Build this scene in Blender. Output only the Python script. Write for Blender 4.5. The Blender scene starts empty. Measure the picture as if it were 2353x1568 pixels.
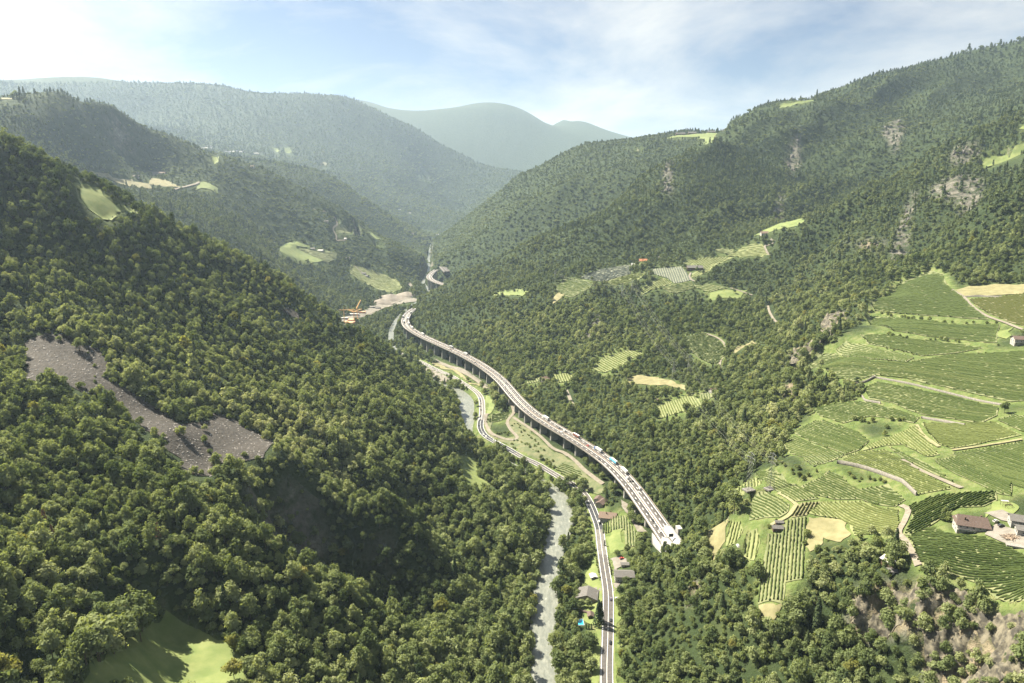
import bpy, math, random
import numpy as np
from mathutils import Vector, Matrix
from mathutils.geometry import delaunay_2d_cdt

scene = bpy.context.scene
C = scene.collection
rnd = random.Random(7)

# ------------------------------------------------------------------ camera, sky, sun, exposure
cam = bpy.data.objects.new('camera', bpy.data.cameras.new('camera'))
C.objects.link(cam)
cam.location = (0, 0, 347)
cam.rotation_euler = (math.radians(90 - 12.7), 0, 0)
cam.data.sensor_width = 36; cam.data.lens = 24
cam.data.clip_start = 1; cam.data.clip_end = 60000
scene.camera = cam

SUN_AZ, SUN_EL = math.radians(-57), math.radians(51)      # ahead and to the left
world_data = bpy.data.worlds.new("World"); scene.world = world_data
world_data.use_nodes = True
wt = world_data.node_tree; wt.nodes.clear()
def wn(t, **kw):
    n = wt.nodes.new(t)
    for k, v in kw.items(): setattr(n, k, v)
    return n
def wl(a, b): wt.links.new(a, b)
sky = wn('ShaderNodeTexSky', sky_type='NISHITA', sun_disc=False, sun_elevation=SUN_EL, sun_rotation=SUN_AZ % (2 * math.pi),
         altitude=600, air_density=1.0, dust_density=1.2, ozone_density=1.5)
tc = wn('ShaderNodeTexCoord')
sep = wn('ShaderNodeSeparateXYZ'); wl(tc.outputs['Generated'], sep.inputs[0])
zup = wn('ShaderNodeMath', operation='MAXIMUM'); zup.inputs[1].default_value = 0.0; wl(sep.outputs[2], zup.inputs[0])
zs = wn('ShaderNodeMath', operation='ADD'); zs.inputs[1].default_value = 0.16; wl(zup.outputs[0], zs.inputs[0])
dx = wn('ShaderNodeMath', operation='DIVIDE'); wl(sep.outputs[0], dx.inputs[0]); wl(zs.outputs[0], dx.inputs[1])
dy = wn('ShaderNodeMath', operation='DIVIDE'); wl(sep.outputs[1], dy.inputs[0]); wl(zs.outputs[0], dy.inputs[1])
cmb = wn('ShaderNodeCombineXYZ'); wl(dx.outputs[0], cmb.inputs[0]); wl(dy.outputs[0], cmb.inputs[1])
n1 = wn('ShaderNodeTexNoise'); n1.inputs['Scale'].default_value = .95; n1.inputs['Detail'].default_value = 9; n1.inputs['Roughness'].default_value = .62; n1.inputs['Distortion'].default_value = .35
mp = wn('ShaderNodeMapping'); mp.inputs['Location'].default_value = (3.3, 1.4, 0); mp.inputs['Scale'].default_value = (1.0, .8, 1)
wl(cmb.outputs[0], mp.inputs[0]); wl(mp.outputs[0], n1.inputs['Vector'])
ramp = wn('ShaderNodeValToRGB'); ramp.color_ramp.elements[0].position = .38; ramp.color_ramp.elements[1].position = .64
wl(n1.outputs['Fac'], ramp.inputs[0])
mixc = wn('ShaderNodeMix', data_type='RGBA'); wl(ramp.outputs[0], mixc.inputs['Factor'])
dim = wn('ShaderNodeMix', data_type='RGBA', blend_type='MULTIPLY'); dim.inputs['Factor'].default_value = 1; dim.inputs[7].default_value = (.35, .375, .43, 1)
wl(sky.outputs[0], dim.inputs[6]); wl(dim.outputs[2], mixc.inputs[6]); mixc.inputs[7].default_value = (3.9, 3.87, 3.78, 1)
bg = wn('ShaderNodeBackground'); bg.inputs['Strength'].default_value = .05
wl(mixc.outputs[2], bg.inputs[0])
wo = wn('ShaderNodeOutputWorld'); wl(bg.outputs[0], wo.inputs[0])

sun = bpy.data.objects.new('sun', bpy.data.lights.new('sun', 'SUN')); C.objects.link(sun)
sun.data.energy = 5.0; sun.data.angle = math.radians(.5); sun.data.color = (1, .91, .74)
sun_dir = Vector((math.sin(SUN_AZ) * math.cos(SUN_EL), math.cos(SUN_AZ) * math.cos(SUN_EL), math.sin(SUN_EL)))
sun.rotation_euler = (-sun_dir).to_track_quat('-Z', 'Y').to_euler()
scene.view_settings.view_transform = 'Standard'; scene.view_settings.look = 'None'
scene.view_settings.exposure = 2.05; scene.view_settings.gamma = 1; scene.view_settings.use_curve_mapping = False
scene.cycles.max_bounces = 6; scene.cycles.diffuse_bounces = 2; scene.cycles.transmission_bounces = 3; scene.cycles.volume_bounces = 1
scene.cycles.transparent_max_bounces = 6

# ------------------------------------------------------------------ helpers
def tag(o, label=None, cat=None, group=None, kind=None):
    if label: o['label'] = label
    if cat: o['category'] = cat
    if group: o['group'] = group
    if kind: o['kind'] = kind
    return o

def link(o, parent=None):
    C.objects.link(o)
    if parent is not None: o.parent = parent
    return o

def empty(name, loc=(0, 0, 0), rz=0.0):
    o = bpy.data.objects.new(name, None); C.objects.link(o)
    o.location = loc; o.rotation_euler = (0, 0, rz); o.empty_display_size = .1
    return o

def mesh_np(name, V, Fc, mats=None, smooth=False, fm=None):
    """mesh from arrays; Fc an (n,3) or (n,4) array"""
    me = bpy.data.meshes.new(name)
    V = np.asarray(V, np.float32); Fc = np.asarray(Fc, np.int32)
    n, k = Fc.shape
    me.vertices.add(len(V)); me.vertices.foreach_set('co', V.ravel())
    me.loops.add(n * k); me.loops.foreach_set('vertex_index', Fc.ravel())
    me.polygons.add(n); me.polygons.foreach_set('loop_start', np.arange(0, n * k, k, dtype=np.int32))
    if fm is not None: me.polygons.foreach_set('material_index', np.asarray(fm, np.int32))
    if smooth: me.polygons.foreach_set('use_smooth', np.ones(n, bool))
    for m in (mats or []): me.materials.append(m)
    me.update(calc_edges=True)
    return me

class MB:
    """collects boxes, bars and prisms into one mesh"""
    def __init__(self): self.v = []; self.f = []; self.m = []
    def add(self, vs, fs, m=0):
        b = len(self.v); self.v += [tuple(p) for p in vs]; self.f += [tuple(b + i for i in f) for f in fs]; self.m += [m] * len(fs)
        return self
    def box(self, c, s, rz=0.0, m=0, taper=1.0):
        cx, cy, cz = c; a, b, h = s[0] / 2, s[1] / 2, s[2] / 2
        co, si = math.cos(rz), math.sin(rz); vs = []
        for z, k in ((-h, 1), (h, taper)):
            for x, y in ((-a, -b), (a, -b), (a, b), (-a, b)):
                x *= k; y *= k
                vs.append((cx + x * co - y * si, cy + x * si + y * co, cz + z))
        return self.add(vs, [(3, 2, 1, 0), (4, 5, 6, 7), (0, 1, 5, 4), (1, 2, 6, 5), (2, 3, 7, 6), (3, 0, 4, 7)], m)
    def bar(self, p, q, r, n=4, m=0, r2=None):
        p = Vector(p); q = Vector(q); d = (q - p).normalized(); r2 = r if r2 is None else r2
        a = d.orthogonal().normalized(); b = d.cross(a); vs = []
        for c, k in ((p, r), (q, r2)):
            for i in range(n):
                w = 2 * math.pi * (i + .5) / n
                vs.append(c + a * (k * math.cos(w)) + b * (k * math.sin(w)))
        fs = [(i, (i + 1) % n, n + (i + 1) % n, n + i) for i in range(n)] + [tuple(range(n - 1, -1, -1)), tuple(range(n, 2 * n))]
        return self.add(vs, fs, m)
    def build(self, name, mats, parent=None, loc=None):
        me = bpy.data.meshes.new(name); me.from_pydata(self.v, [], self.f)
        for m in (mats if isinstance(mats, (list, tuple)) else [mats]): me.materials.append(m)
        me.polygons.foreach_set('material_index', self.m); me.update()
        o = bpy.data.objects.new(name, me); link(o, parent)
        if loc is not None: o.location = loc
        return o

# ------------------------------------------------------------------ materials
def mat(name, col, col2=None, scale=1.0, rough=.85, bump=0.0, detail=4, lo=.35, hi=.65, coord='Object', metal=0.0, spec=.3):
    m = bpy.data.materials.new(name); m.use_nodes = True; t = m.node_tree
    p = t.nodes['Principled BSDF']; p.inputs['Roughness'].default_value = rough; p.inputs['Metallic'].default_value = metal
    p.inputs['Specular IOR Level'].default_value = spec
    p.inputs['Base Color'].default_value = (*col, 1)
    if col2 is not None:
        c = t.nodes.new('ShaderNodeTexCoord'); n = t.nodes.new('ShaderNodeTexNoise')
        n.inputs['Scale'].default_value = scale; n.inputs['Detail'].default_value = detail; n.inputs['Roughness'].default_value = .6
        r = t.nodes.new('ShaderNodeValToRGB'); r.color_ramp.elements[0].position = lo; r.color_ramp.elements[1].position = hi
        r.color_ramp.elements[0].color = (*col, 1); r.color_ramp.elements[1].color = (*col2, 1)
        t.links.new(c.outputs[coord], n.inputs['Vector']); t.links.new(n.outputs['Fac'], r.inputs[0]); t.links.new(r.outputs[0], p.inputs['Base Color'])
        if bump:
            b = t.nodes.new('ShaderNodeBump'); b.inputs['Strength'].default_value = 1; b.inputs['Distance'].default_value = bump
            t.links.new(n.outputs['Fac'], b.inputs['Height']); t.links.new(b.outputs[0], p.inputs['Normal'])
    return m

def leaf_mat(name, cols, patch=.004, trans=.35, fine=.5):
    """foliage: the tint differs from plant to plant, from stand to stand and from clump to clump"""
    m = bpy.data.materials.new(name); m.use_nodes = True; t = m.node_tree; N = t.nodes; L = t.links
    N.clear()
    oi = N.new('ShaderNodeObjectInfo'); ge = N.new('ShaderNodeNewGeometry')
    pn = N.new('ShaderNodeTexNoise'); pn.inputs['Scale'].default_value = patch; pn.inputs['Detail'].default_value = 3
    L.new(oi.outputs['Location'], pn.inputs['Vector'])
    fn = N.new('ShaderNodeTexNoise'); fn.inputs['Scale'].default_value = fine; fn.inputs['Detail'].default_value = 2
    L.new(ge.outputs['Position'], fn.inputs['Vector'])
    def ma(op, a, b):
        n = N.new('ShaderNodeMath'); n.operation = op
        for i, x in enumerate((a, b)):
            if isinstance(x, (int, float)): n.inputs[i].default_value = x
            else: L.new(x, n.inputs[i])
        return n.outputs[0]
    f = ma('ADD', ma('MULTIPLY', oi.outputs['Random'], .45), ma('MULTIPLY', ma('SUBTRACT', pn.outputs['Fac'], .25), 1.15))
    f = ma('ADD', f, ma('MULTIPLY', fn.outputs['Fac'], .25)); f = ma('SUBTRACT', f, .10)
    r = N.new('ShaderNodeValToRGB'); e = r.color_ramp.elements
    for i, c in enumerate(cols):
        x = .05 + .9 * i / (len(cols) - 1)
        el = e[i] if i < 2 else e.new(x)
        el.position = x; el.color = (*c, 1)
    L.new(f, r.inputs[0])
    d = N.new('ShaderNodeBsdfDiffuse'); tr = N.new('ShaderNodeBsdfTranslucent')
    L.new(r.outputs[0], d.inputs[0])
    hs = N.new('ShaderNodeMix'); hs.data_type = 'RGBA'; hs.blend_type = 'MULTIPLY'; hs.inputs['Factor'].default_value = 1
    L.new(r.outputs[0], hs.inputs[6]); hs.inputs[7].default_value = (1.5, 1.5, .7, 1); L.new(hs.outputs[2], tr.inputs[0])
    mx = N.new('ShaderNodeMixShader'); mx.inputs[0].default_value = trans
    L.new(d.outputs[0], mx.inputs[1]); L.new(tr.outputs[0], mx.inputs[2])
    o = N.new('ShaderNodeOutputMaterial'); L.new(mx.outputs[0], o.inputs[0])
    return m
# ------------------------------------------------------------------ terrain
F, CX, CY, HC, PITCH = 1568.0, 1176.0, 784.0, 347.0, math.radians(12.7)
CP, SP = math.cos(PITCH), math.sin(PITCH)

def world(u, v, t):
    """a point on the line of sight (u, v) at distance t along the view axis"""
    u = np.asarray(u, float); v = np.asarray(v, float); t = np.asarray(t, float)
    b = (CY - v) / F
    return np.stack([(u - CX) / F * t, (CP + b * SP) * t, HC + (-SP + b * CP) * t], -1)

def at_height(u, v, z):
    u = np.asarray(u, float); v = np.asarray(v, float)
    b = (CY - v) / F
    t = (np.asarray(z, float) - HC) / (-SP + b * CP)
    return world(u, v, t)

def pix(p):
    p = np.asarray(p, float)
    x, y, z = p[..., 0], p[..., 1], p[..., 2] - HC
    t = y * CP - z * SP
    w = y * SP + z * CP
    return CX + F * x / t, CY - F * w / t, t

# (u, v, distance) survey points, hill by hill
SURVEY = """
985,885,1080 880,805,1080 780,745,1050 660,665,1000 560,605,960 440,545,920 330,490,880 230,430,840 110,385,800 0,340,760 -150,270,700 -400,180,620
0,1568,290 0,1250,370 0,1000,460 0,800,560 0,600,660 0,450,725 -250,1400,260 -250,1000,380 -250,600,560
400,1568,346 470,1510,371 310,1510,340 550,1568,352 400,1440,388 200,1500,312 400,1330,395 500,1350,405 400,1150,450 400,1000,530 400,850,640 400,700,760 400,600,830
200,1300,365 200,1100,445 200,700,660 200,550,735 247,511,770 200,490,755 290,495,800 170,450,765
700,1500,400 700,1370,432 600,1250,450 600,1280,455 800,1370,460 930,1470,475 1050,1558,480 800,1500,420 900,1568,420
640,1060,560 740,1150,578 837,1173,582 905,1195,582 942,1244,580 965,1290,578 740,1210,572 740,1280,566 740,1335,562 837,1230,576 837,1310,570 837,1370,565 905,1260,575 905,1350,568 905,1420,562 965,1360,565 960,1430,555
650,1130,552 650,1200,545 650,1255,540 560,1120,505 560,1180,495 680,1420,500 760,1456,515 850,1480,515 940,1490,515 837,1189,640 905,1230,630 870,1140,650 900,1150,660 900,1060,700
940,1124,690 1018,1161,690 1071,1232,655 1127,1300,625 950,1200,672 1000,1250,648 1060,1310,615 1180,1250,650 1150,1180,690 1100,1130,745 1000,1450,535 1080,1420,560
200,850,560 350,950,560 450,1050,530 550,1020,570 480,1090,510 620,1030,590 100,780,580
700,900,760 800,950,740 700,800,880 600,700,900 850,1000,730 950,950,830 1000,1000,800 1050,1020,840 1090,1085,800 1060,1060,815 1130,1110,770 1000,920,960 1050,960,1000 900,880,940
1200,1450,540 1170,1560,487 1200,1300,632 1230,1180,735
780,730,1730 850,705,1885 940,680,2060 700,650,1950 600,560,1950 690,580,2150 750,600,2150 850,640,2180 920,650,2250 830,630,2180 770,520,2350 830,560,2400 900,590,2450 955,612,2500
500,500,1900 480,450,2050 360,405,2100 230,410,1900 450,430,2080 300,450,1850 400,500,1750 500,560,1700 650,660,1720
480,370,2500 0,225,1900 130,220,2000 260,265,2150 370,315,2300 300,380,2150 100,380,1750 0,330,1600 150,300,1900 430,345,2400 -200,230,1800
520,375,2500 600,400,2600 690,450,2700 760,490,2800 860,550,2850 940,592,2800
620,402,3200 700,415,3300 830,490,3400 930,555,3500 730,405,3600
500,352,4500 640,390,4500 800,430,4800 900,480,4800 960,530,4500 1040,490,5500 1100,470,5800 985,545,4250 1010,570,3700
300,280,5500 600,300,5500 800,330,5800 900,400,5500 1000,420,6000 1150,450,5600
-200,200,6000 0,195,6000 130,207,6500 245,188,6300 310,196,6300 400,199,6300 480,200,6300 520,207,6300 680,222,6300 780,228,6300 850,255,6300 950,295,6400 1060,350,6500 1110,375,6600 1200,395,6800 1235,405,6800
820,235,9500 930,262,9500 1000,255,9500 1060,246,9500 1100,237,9500 1150,238,9500 1200,255,9500 1250,285,9600 1300,286,10500 1340,293,10500 1390,312,10500 1440,325,10500 1500,345,10500 1100,330,8300 1250,350,8500 1300,410,8000
1040,545,3400 1100,500,3300 1150,460,3200 1200,415,3100 1290,370,3100 1350,340,3100 1440,325,3100 1560,305,3100 1650,300,3000
1050,600,2500 1000,600,2750 1100,570,2550 1200,500,2550 1300,450,2500 1400,420,2500 1350,400,2750 1480,390,2550 1560,345,2700
1050,620,2060 1130,600,2000 1200,560,2000 1300,515,2000 1400,470,2050 1480,420,2100 1530,390,2100 1580,350,2200 1650,312,2350 1671,306,2380 1700,289,2420 1740,260,2500 1780,240,2600 1870,222,2700 1930,195,2750 2000,170,2800 2100,140,2850 2200,115,2900 2290,97,2900 2352,92,2950 2600,40,3000
1100,680,1650 1200,620,1750 1300,600,1700 1400,560,1750 1530,480,1850 1700,420,2000 1700,330,2250 1900,300,2350 1900,400,2100 1780,500,1800 1650,530,1750 2100,250,2500 2300,200,2600 2200,300,2150
1560,600,1600 1477,600,1650 1380,630,1580 1300,660,1500 1700,580,1600 1650,640,1450 1670,675,1380 1450,650,1500
1200,700,1450 1100,720,1500 1000,700,1700 1050,780,1400 1200,800,1280 1150,840,1230 1300,750,1330 1380,720,1360 1450,760,1280 1500,700,1400 1420,830,1150 1610,800,1150 1540,840,1100 1700,800,1120 1800,780,1130 1750,700,1330 1850,650,1400 1900,590,1500 1780,720,1250
1550,930,940 1400,930,980 1500,880,1040 1300,920,1040 1250,880,1120 1640,890,970 1600,1000,830 1450,1020,840 1550,1080,750 1650,1080,700 1600,1180,650
2000,690,1050 1950,760,950 1870,850,850 1800,950,760 1730,1060,660 1700,1120,610 1690,1180,570 1630,1230,560
1750,950,800 1700,950,840 1850,780,1050 1780,870,920 1680,1130,640 1620,1200,610
2100,650,1100 2140,630,1120 2200,680,1000 2352,650,1000 2352,750,830 2200,800,800 2000,780,880 1900,850,800 2100,870,720 2352,950,600 2150,960,640 1950,1000,640 1850,1050,600 2100,1050,560 2352,1080,500 2250,1120,480 2230,1190,440 2000,1150,510 1800,1150,540 1780,1210,510 1760,1390,450 1830,1350,450 1900,1230,490 2080,1200,460 2050,1290,420 2100,1280,415 2352,1280,390 2352,1400,345 2200,1330,390 2100,1330,400 2600,1200,400 2600,900,600 2600,1450,320
2000,1350,415 2080,1405,392 2050,1450,402 2200,1430,372 2200,1480,368 2300,1470,352 2050,1568,380 2200,1568,358 2352,1568,330
1900,1450,425 1900,1568,395 1700,1450,455 1700,1568,425 1550,1450,495 1550,1568,450 1450,1350,590 1430,1450,538 1440,1568,483 1500,1280,625 1600,1300,555
2352,265,1700 2260,300,1650 2180,340,1650 2100,385,1650 1990,435,1600 1900,480,1600 1800,530,1600 2150,450,1450 2300,380,1500 2060,560,1350 1950,560,1450 2150,540,1330 2000,620,1250 2600,180,1800
2352,460,1250 2250,520,1230 2150,590,1200 2060,640,1170 2300,600,1080 2200,630,1080 2600,350,1300
"""
# ridge lines: the ground falls away behind them
RIDGES = [
 ("985,885,1080 880,805,1080 780,745,1050 660,665,1000 560,605,960 440,545,920 330,490,880 230,430,840 110,385,800 0,340,760", .07, .55),
 ("600,1280,455 700,1330,445 800,1370,460 930,1470,475", .05, .8),
 ("0,225,1900 130,220,2000 260,265,2150 370,315,2300 480,370,2500 600,400,2600 690,450,2700 760,490,2800 860,550,2850 940,592,2800", .06, .45),
 ("0,195,6000 130,207,6500 245,188,6300 310,196,6300 480,200,6300 680,222,6300 780,228,6300 850,255,6300 950,295,6400 1060,350,6500 1110,375,6600 1200,395,6800", .08, .4),
 ("820,235,9500 930,262,9500 1000,255,9500 1100,237,9500 1150,238,9500 1200,255,9500 1250,285,9600 1340,293,10500 1440,325,10500", .1, .3),
 ("1100,500,3300 1200,415,3100 1290,370,3100 1350,340,3100 1440,325,3100", .06, .4),
 ("1130,600,2000 1200,560,2000 1300,515,2000 1400,470,2050 1480,420,2100 1530,390,2100 1580,350,2200 1650,308,2350", .06, .5),
 ("1740,255,2500 1870,222,2700 1930,195,2750 2100,140,2850 2290,97,2900 2352,92,2950", .1, .25),
 ("2352,265,1700 2260,300,1650 2180,340,1650 2100,385,1650 1990,435,1600 1900,480,1600", .07, .35),
 ("2352,460,1250 2250,520,1230 2150,590,1200", .04, .2),
 ("2000,690,1050 1950,760,950 1870,850,850 1800,950,760", .05, .35),
]
WORLD_PTS = [(0, 100, 25), (-150, 120, 95), (200, 100, 70), (-600, 300, 420), (650, 300, 330), (0, 250, 4), (400, 60, 150), (-400, 60, 240),
             (-1500, 900, 700), (1500, 900, 620), (-5000, 2000, 1300), (5000, 2500, 1500), (0, 14000, 700), (-9000, 9000, 900), (9000, 9000, 1100),
             (-2500, 1200, 900), (2600, 1500, 1100), (60, 330, 4), (75, 250, 4), (-900, -100, 500), (900, -100, 400), (0, -100, 30)]
# river and valley floor, height above the near river
RIVER = [(1255, 1640, -1), (1255, 1568, 0), (1258, 1400, 0), (1282, 1250, 1), (1284, 1125, 3), (1235, 1085, 4), (1130, 1040, 5), (1085, 970, 7), (1073, 920, 9), (1040, 885, 10), (985, 850, 11), (930, 815, 13),
         (900, 770, 16), (935, 715, 20), (965, 690, 22), (985, 665, 24), (990, 640, 26), (985, 610, 30), (985, 575, 38), (990, 548, 45)]
ROAD = [(1395, 1640, 5), (1397, 1568, 6), (1402, 1450, 6.5), (1400, 1350, 7), (1385, 1290, 7), (1372, 1230, 7.5), (1362, 1180, 8), (1350, 1140, 8), (1340, 1125, 8.5), (1310, 1102, 9), (1270, 1087, 10), (1215, 1058, 11),
        (1170, 1032, 12), (1130, 1007, 13), (1105, 975, 13.5), (1104, 950, 14), (1108, 925, 14.5), (1103, 900, 15), (1085, 885, 15.5), (1055, 872, 16), (1015, 855, 16.5), (975, 838, 17), (940, 822, 17.5), (915, 808, 18), (880, 790, 18)]

def ptable(txt):
    return np.array([[float(c) for c in w.split(',')] for w in txt.split()])

def logpolar(x, y):
    return np.stack([np.arctan2(x, y), .5 * np.log(x * x + y * y + 1.0)], -1)

def rbf_fit():
    sv = ptable(SURVEY)
    pts = [world(sv[:, 0], sv[:, 1], sv[:, 2])]
    for txt, dt, drop in RIDGES:
        r = ptable(txt)
        p = world(r[:, 0], r[:, 1], r[:, 2]); far = world(r[:, 0], r[:, 1], r[:, 2] * (1 + dt))
        far[:, 2] = p[:, 2] - drop * dt * r[:, 2]
        pts.append(far)
    rv = np.array(RIVER, float)
    pts.append(at_height(rv[:, 0], rv[:, 1], rv[:, 2]))
    rd = np.array(ROAD, float)
    pts.append(at_height(rd[:, 0], rd[:, 1], rd[:, 2]))
    pts.append(np.array(WORLD_PTS, float))
    P = np.concatenate(pts)
    q = logpolar(P[:, 0], P[:, 1])
    keep = []
    for i in range(len(q)):                       # drop near-duplicates
        if all(np.hypot(*(q[i] - q[j])) > .008 for j in keep): keep.append(i)
    P, q = P[keep], q[keep]
    n = len(P)
    d = np.sqrt(((q[:, None] - q[None]) ** 2).sum(-1) + RC * RC)
    A = np.zeros((n + 3, n + 3)); A[:n, :n] = d - np.eye(n) * .0006
    A[:n, n] = 1; A[:n, n + 1:] = q; A[n:, :n] = A[:n, n:].T
    w = np.linalg.solve(A, np.concatenate([P[:, 2], np.zeros(3)]))
    return q, w, P
RC = .02

def rbf_eval(q, w, c):
    out = np.empty(len(c)); n = len(q)
    for i in range(0, len(c), 20000):
        s = c[i:i + 20000]
        d2 = (s ** 2).sum(1)[:, None] + (q ** 2).sum(1)[None] - 2 * s @ q.T
        out[i:i + 20000] = np.sqrt(np.maximum(d2, 0) + RC * RC) @ w[:n] + w[n] + s @ w[n + 1:]
    return out

TH0, TH1, S0, S1 = -1.0, 1.0, math.log(120.0), math.log(16000.0)

class Ground:
    """height field on a grid of directions and log-distances around the valley"""
    def __init__(self, nth, ns):
        self.nth, self.ns = nth, ns
        self.th = np.linspace(TH0, TH1, nth); self.s = np.linspace(S0, S1, ns)
        r = np.exp(self.s)[:, None]
        self.X = r * np.sin(self.th)[None]; self.Y = r * np.cos(self.th)[None]
        self.Z = np.zeros_like(self.X)
    def sample(self, x, y, A=None):
        A = self.Z if A is None else A
        x = np.asarray(x, float); y = np.asarray(y, float)
        a = (np.arctan2(x, y) - TH0) / (TH1 - TH0) * (self.nth - 1)
        b = (.5 * np.log(x * x + y * y + 1e-9) - S0) / (S1 - S0) * (self.ns - 1)
        a = np.clip(a, 0, self.nth - 1.001); b = np.clip(b, 0, self.ns - 1.001)
        i = b.astype(int); j = a.astype(int); fb = b - i; fa = a - j
        return (A[i, j] * (1 - fa) + A[i, j + 1] * fa) * (1 - fb) + (A[i + 1, j] * (1 - fa) + A[i + 1, j + 1] * fa) * fb
    def cast(self, u, v, t0=150.0, t1=14000.0, n=700):
        """first point of the ground seen along each line of sight"""
        u = np.atleast_1d(np.asarray(u, float)); v = np.atleast_1d(np.asarray(v, float))
        ts = np.geomspace(t0, t1, n)
        T = np.full(len(u), t1)
        for c in range(0, len(u), 4000):
            uu, vv = u[c:c + 4000, None], v[c:c + 4000, None]
            p = world(np.broadcast_to(uu, (len(uu), n)), np.broadcast_to(vv, (len(uu), n)), ts[None])
            h = p[..., 2] - self.sample(p[..., 0], p[..., 1])
            hit = h < 0
            k = np.where(hit.any(1), hit.argmax(1), n - 1); k = np.maximum(k, 1)
            ii = np.arange(len(uu)); h0, h1 = h[ii, k - 1], h[ii, k]
            f = np.clip(h0 / np.where(np.abs(h0 - h1) < 1e-9, 1, h0 - h1), 0, 1)
            tt = ts[k - 1] + f * (ts[k] - ts[k - 1])
            tt = np.where(hit.any(1), tt, t1)
            T[c:c + 4000] = tt
        P = world(u, v, T)
        return P, T
# views used while surveying: (u offset, v offset, scale)
VIEW = {'P': (0, 0, 1), '1': (0, 0, .3584), '2': (602.3, 180.7, .3584), '3': (1204.6, 180.7, .4876), '4': (843.2, 662.5, .2562), '5': (1144.4, 903.4, .2562),
        '6': (1144.4, 1144.4, .2701), '7': (1566, 1084.1, .334), 'R': (1566, 542, .334), 'E': (1264.8, 542, .256), 'N': (1566, 903.4, .5848), 'L': (1990.6, 1144.4, .2689),
        'A': (0, 662.5, .3584), 'B': (0, 1084.1, .3085), 'C': (602.3, 1084.1, .3085), 'a': (903.4, 692.6, .128), 'b': (1084.1, 843.2, .128), 'c': (1325, 993.8, .128),
        'd': (1325, 1132.3, .128), 'e': (1264.8, 1307, .128), 'f': (2050.8, 1102.2, .128), 'g': (1656.3, 1054, .128), 'n': (1204.6, 1023.9, .2241), 'k': (722.8, 632.4, .2241), 'w': (903.4, 572.2, .1344)}
def px(view, txt):
    a = ptable(txt) if isinstance(txt, str) else np.atleast_2d(np.array(txt, float))
    ox, oy, s = VIEW[view]
    return np.stack([ox + a[:, 0] * s, oy + a[:, 1] * s], 1)

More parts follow.
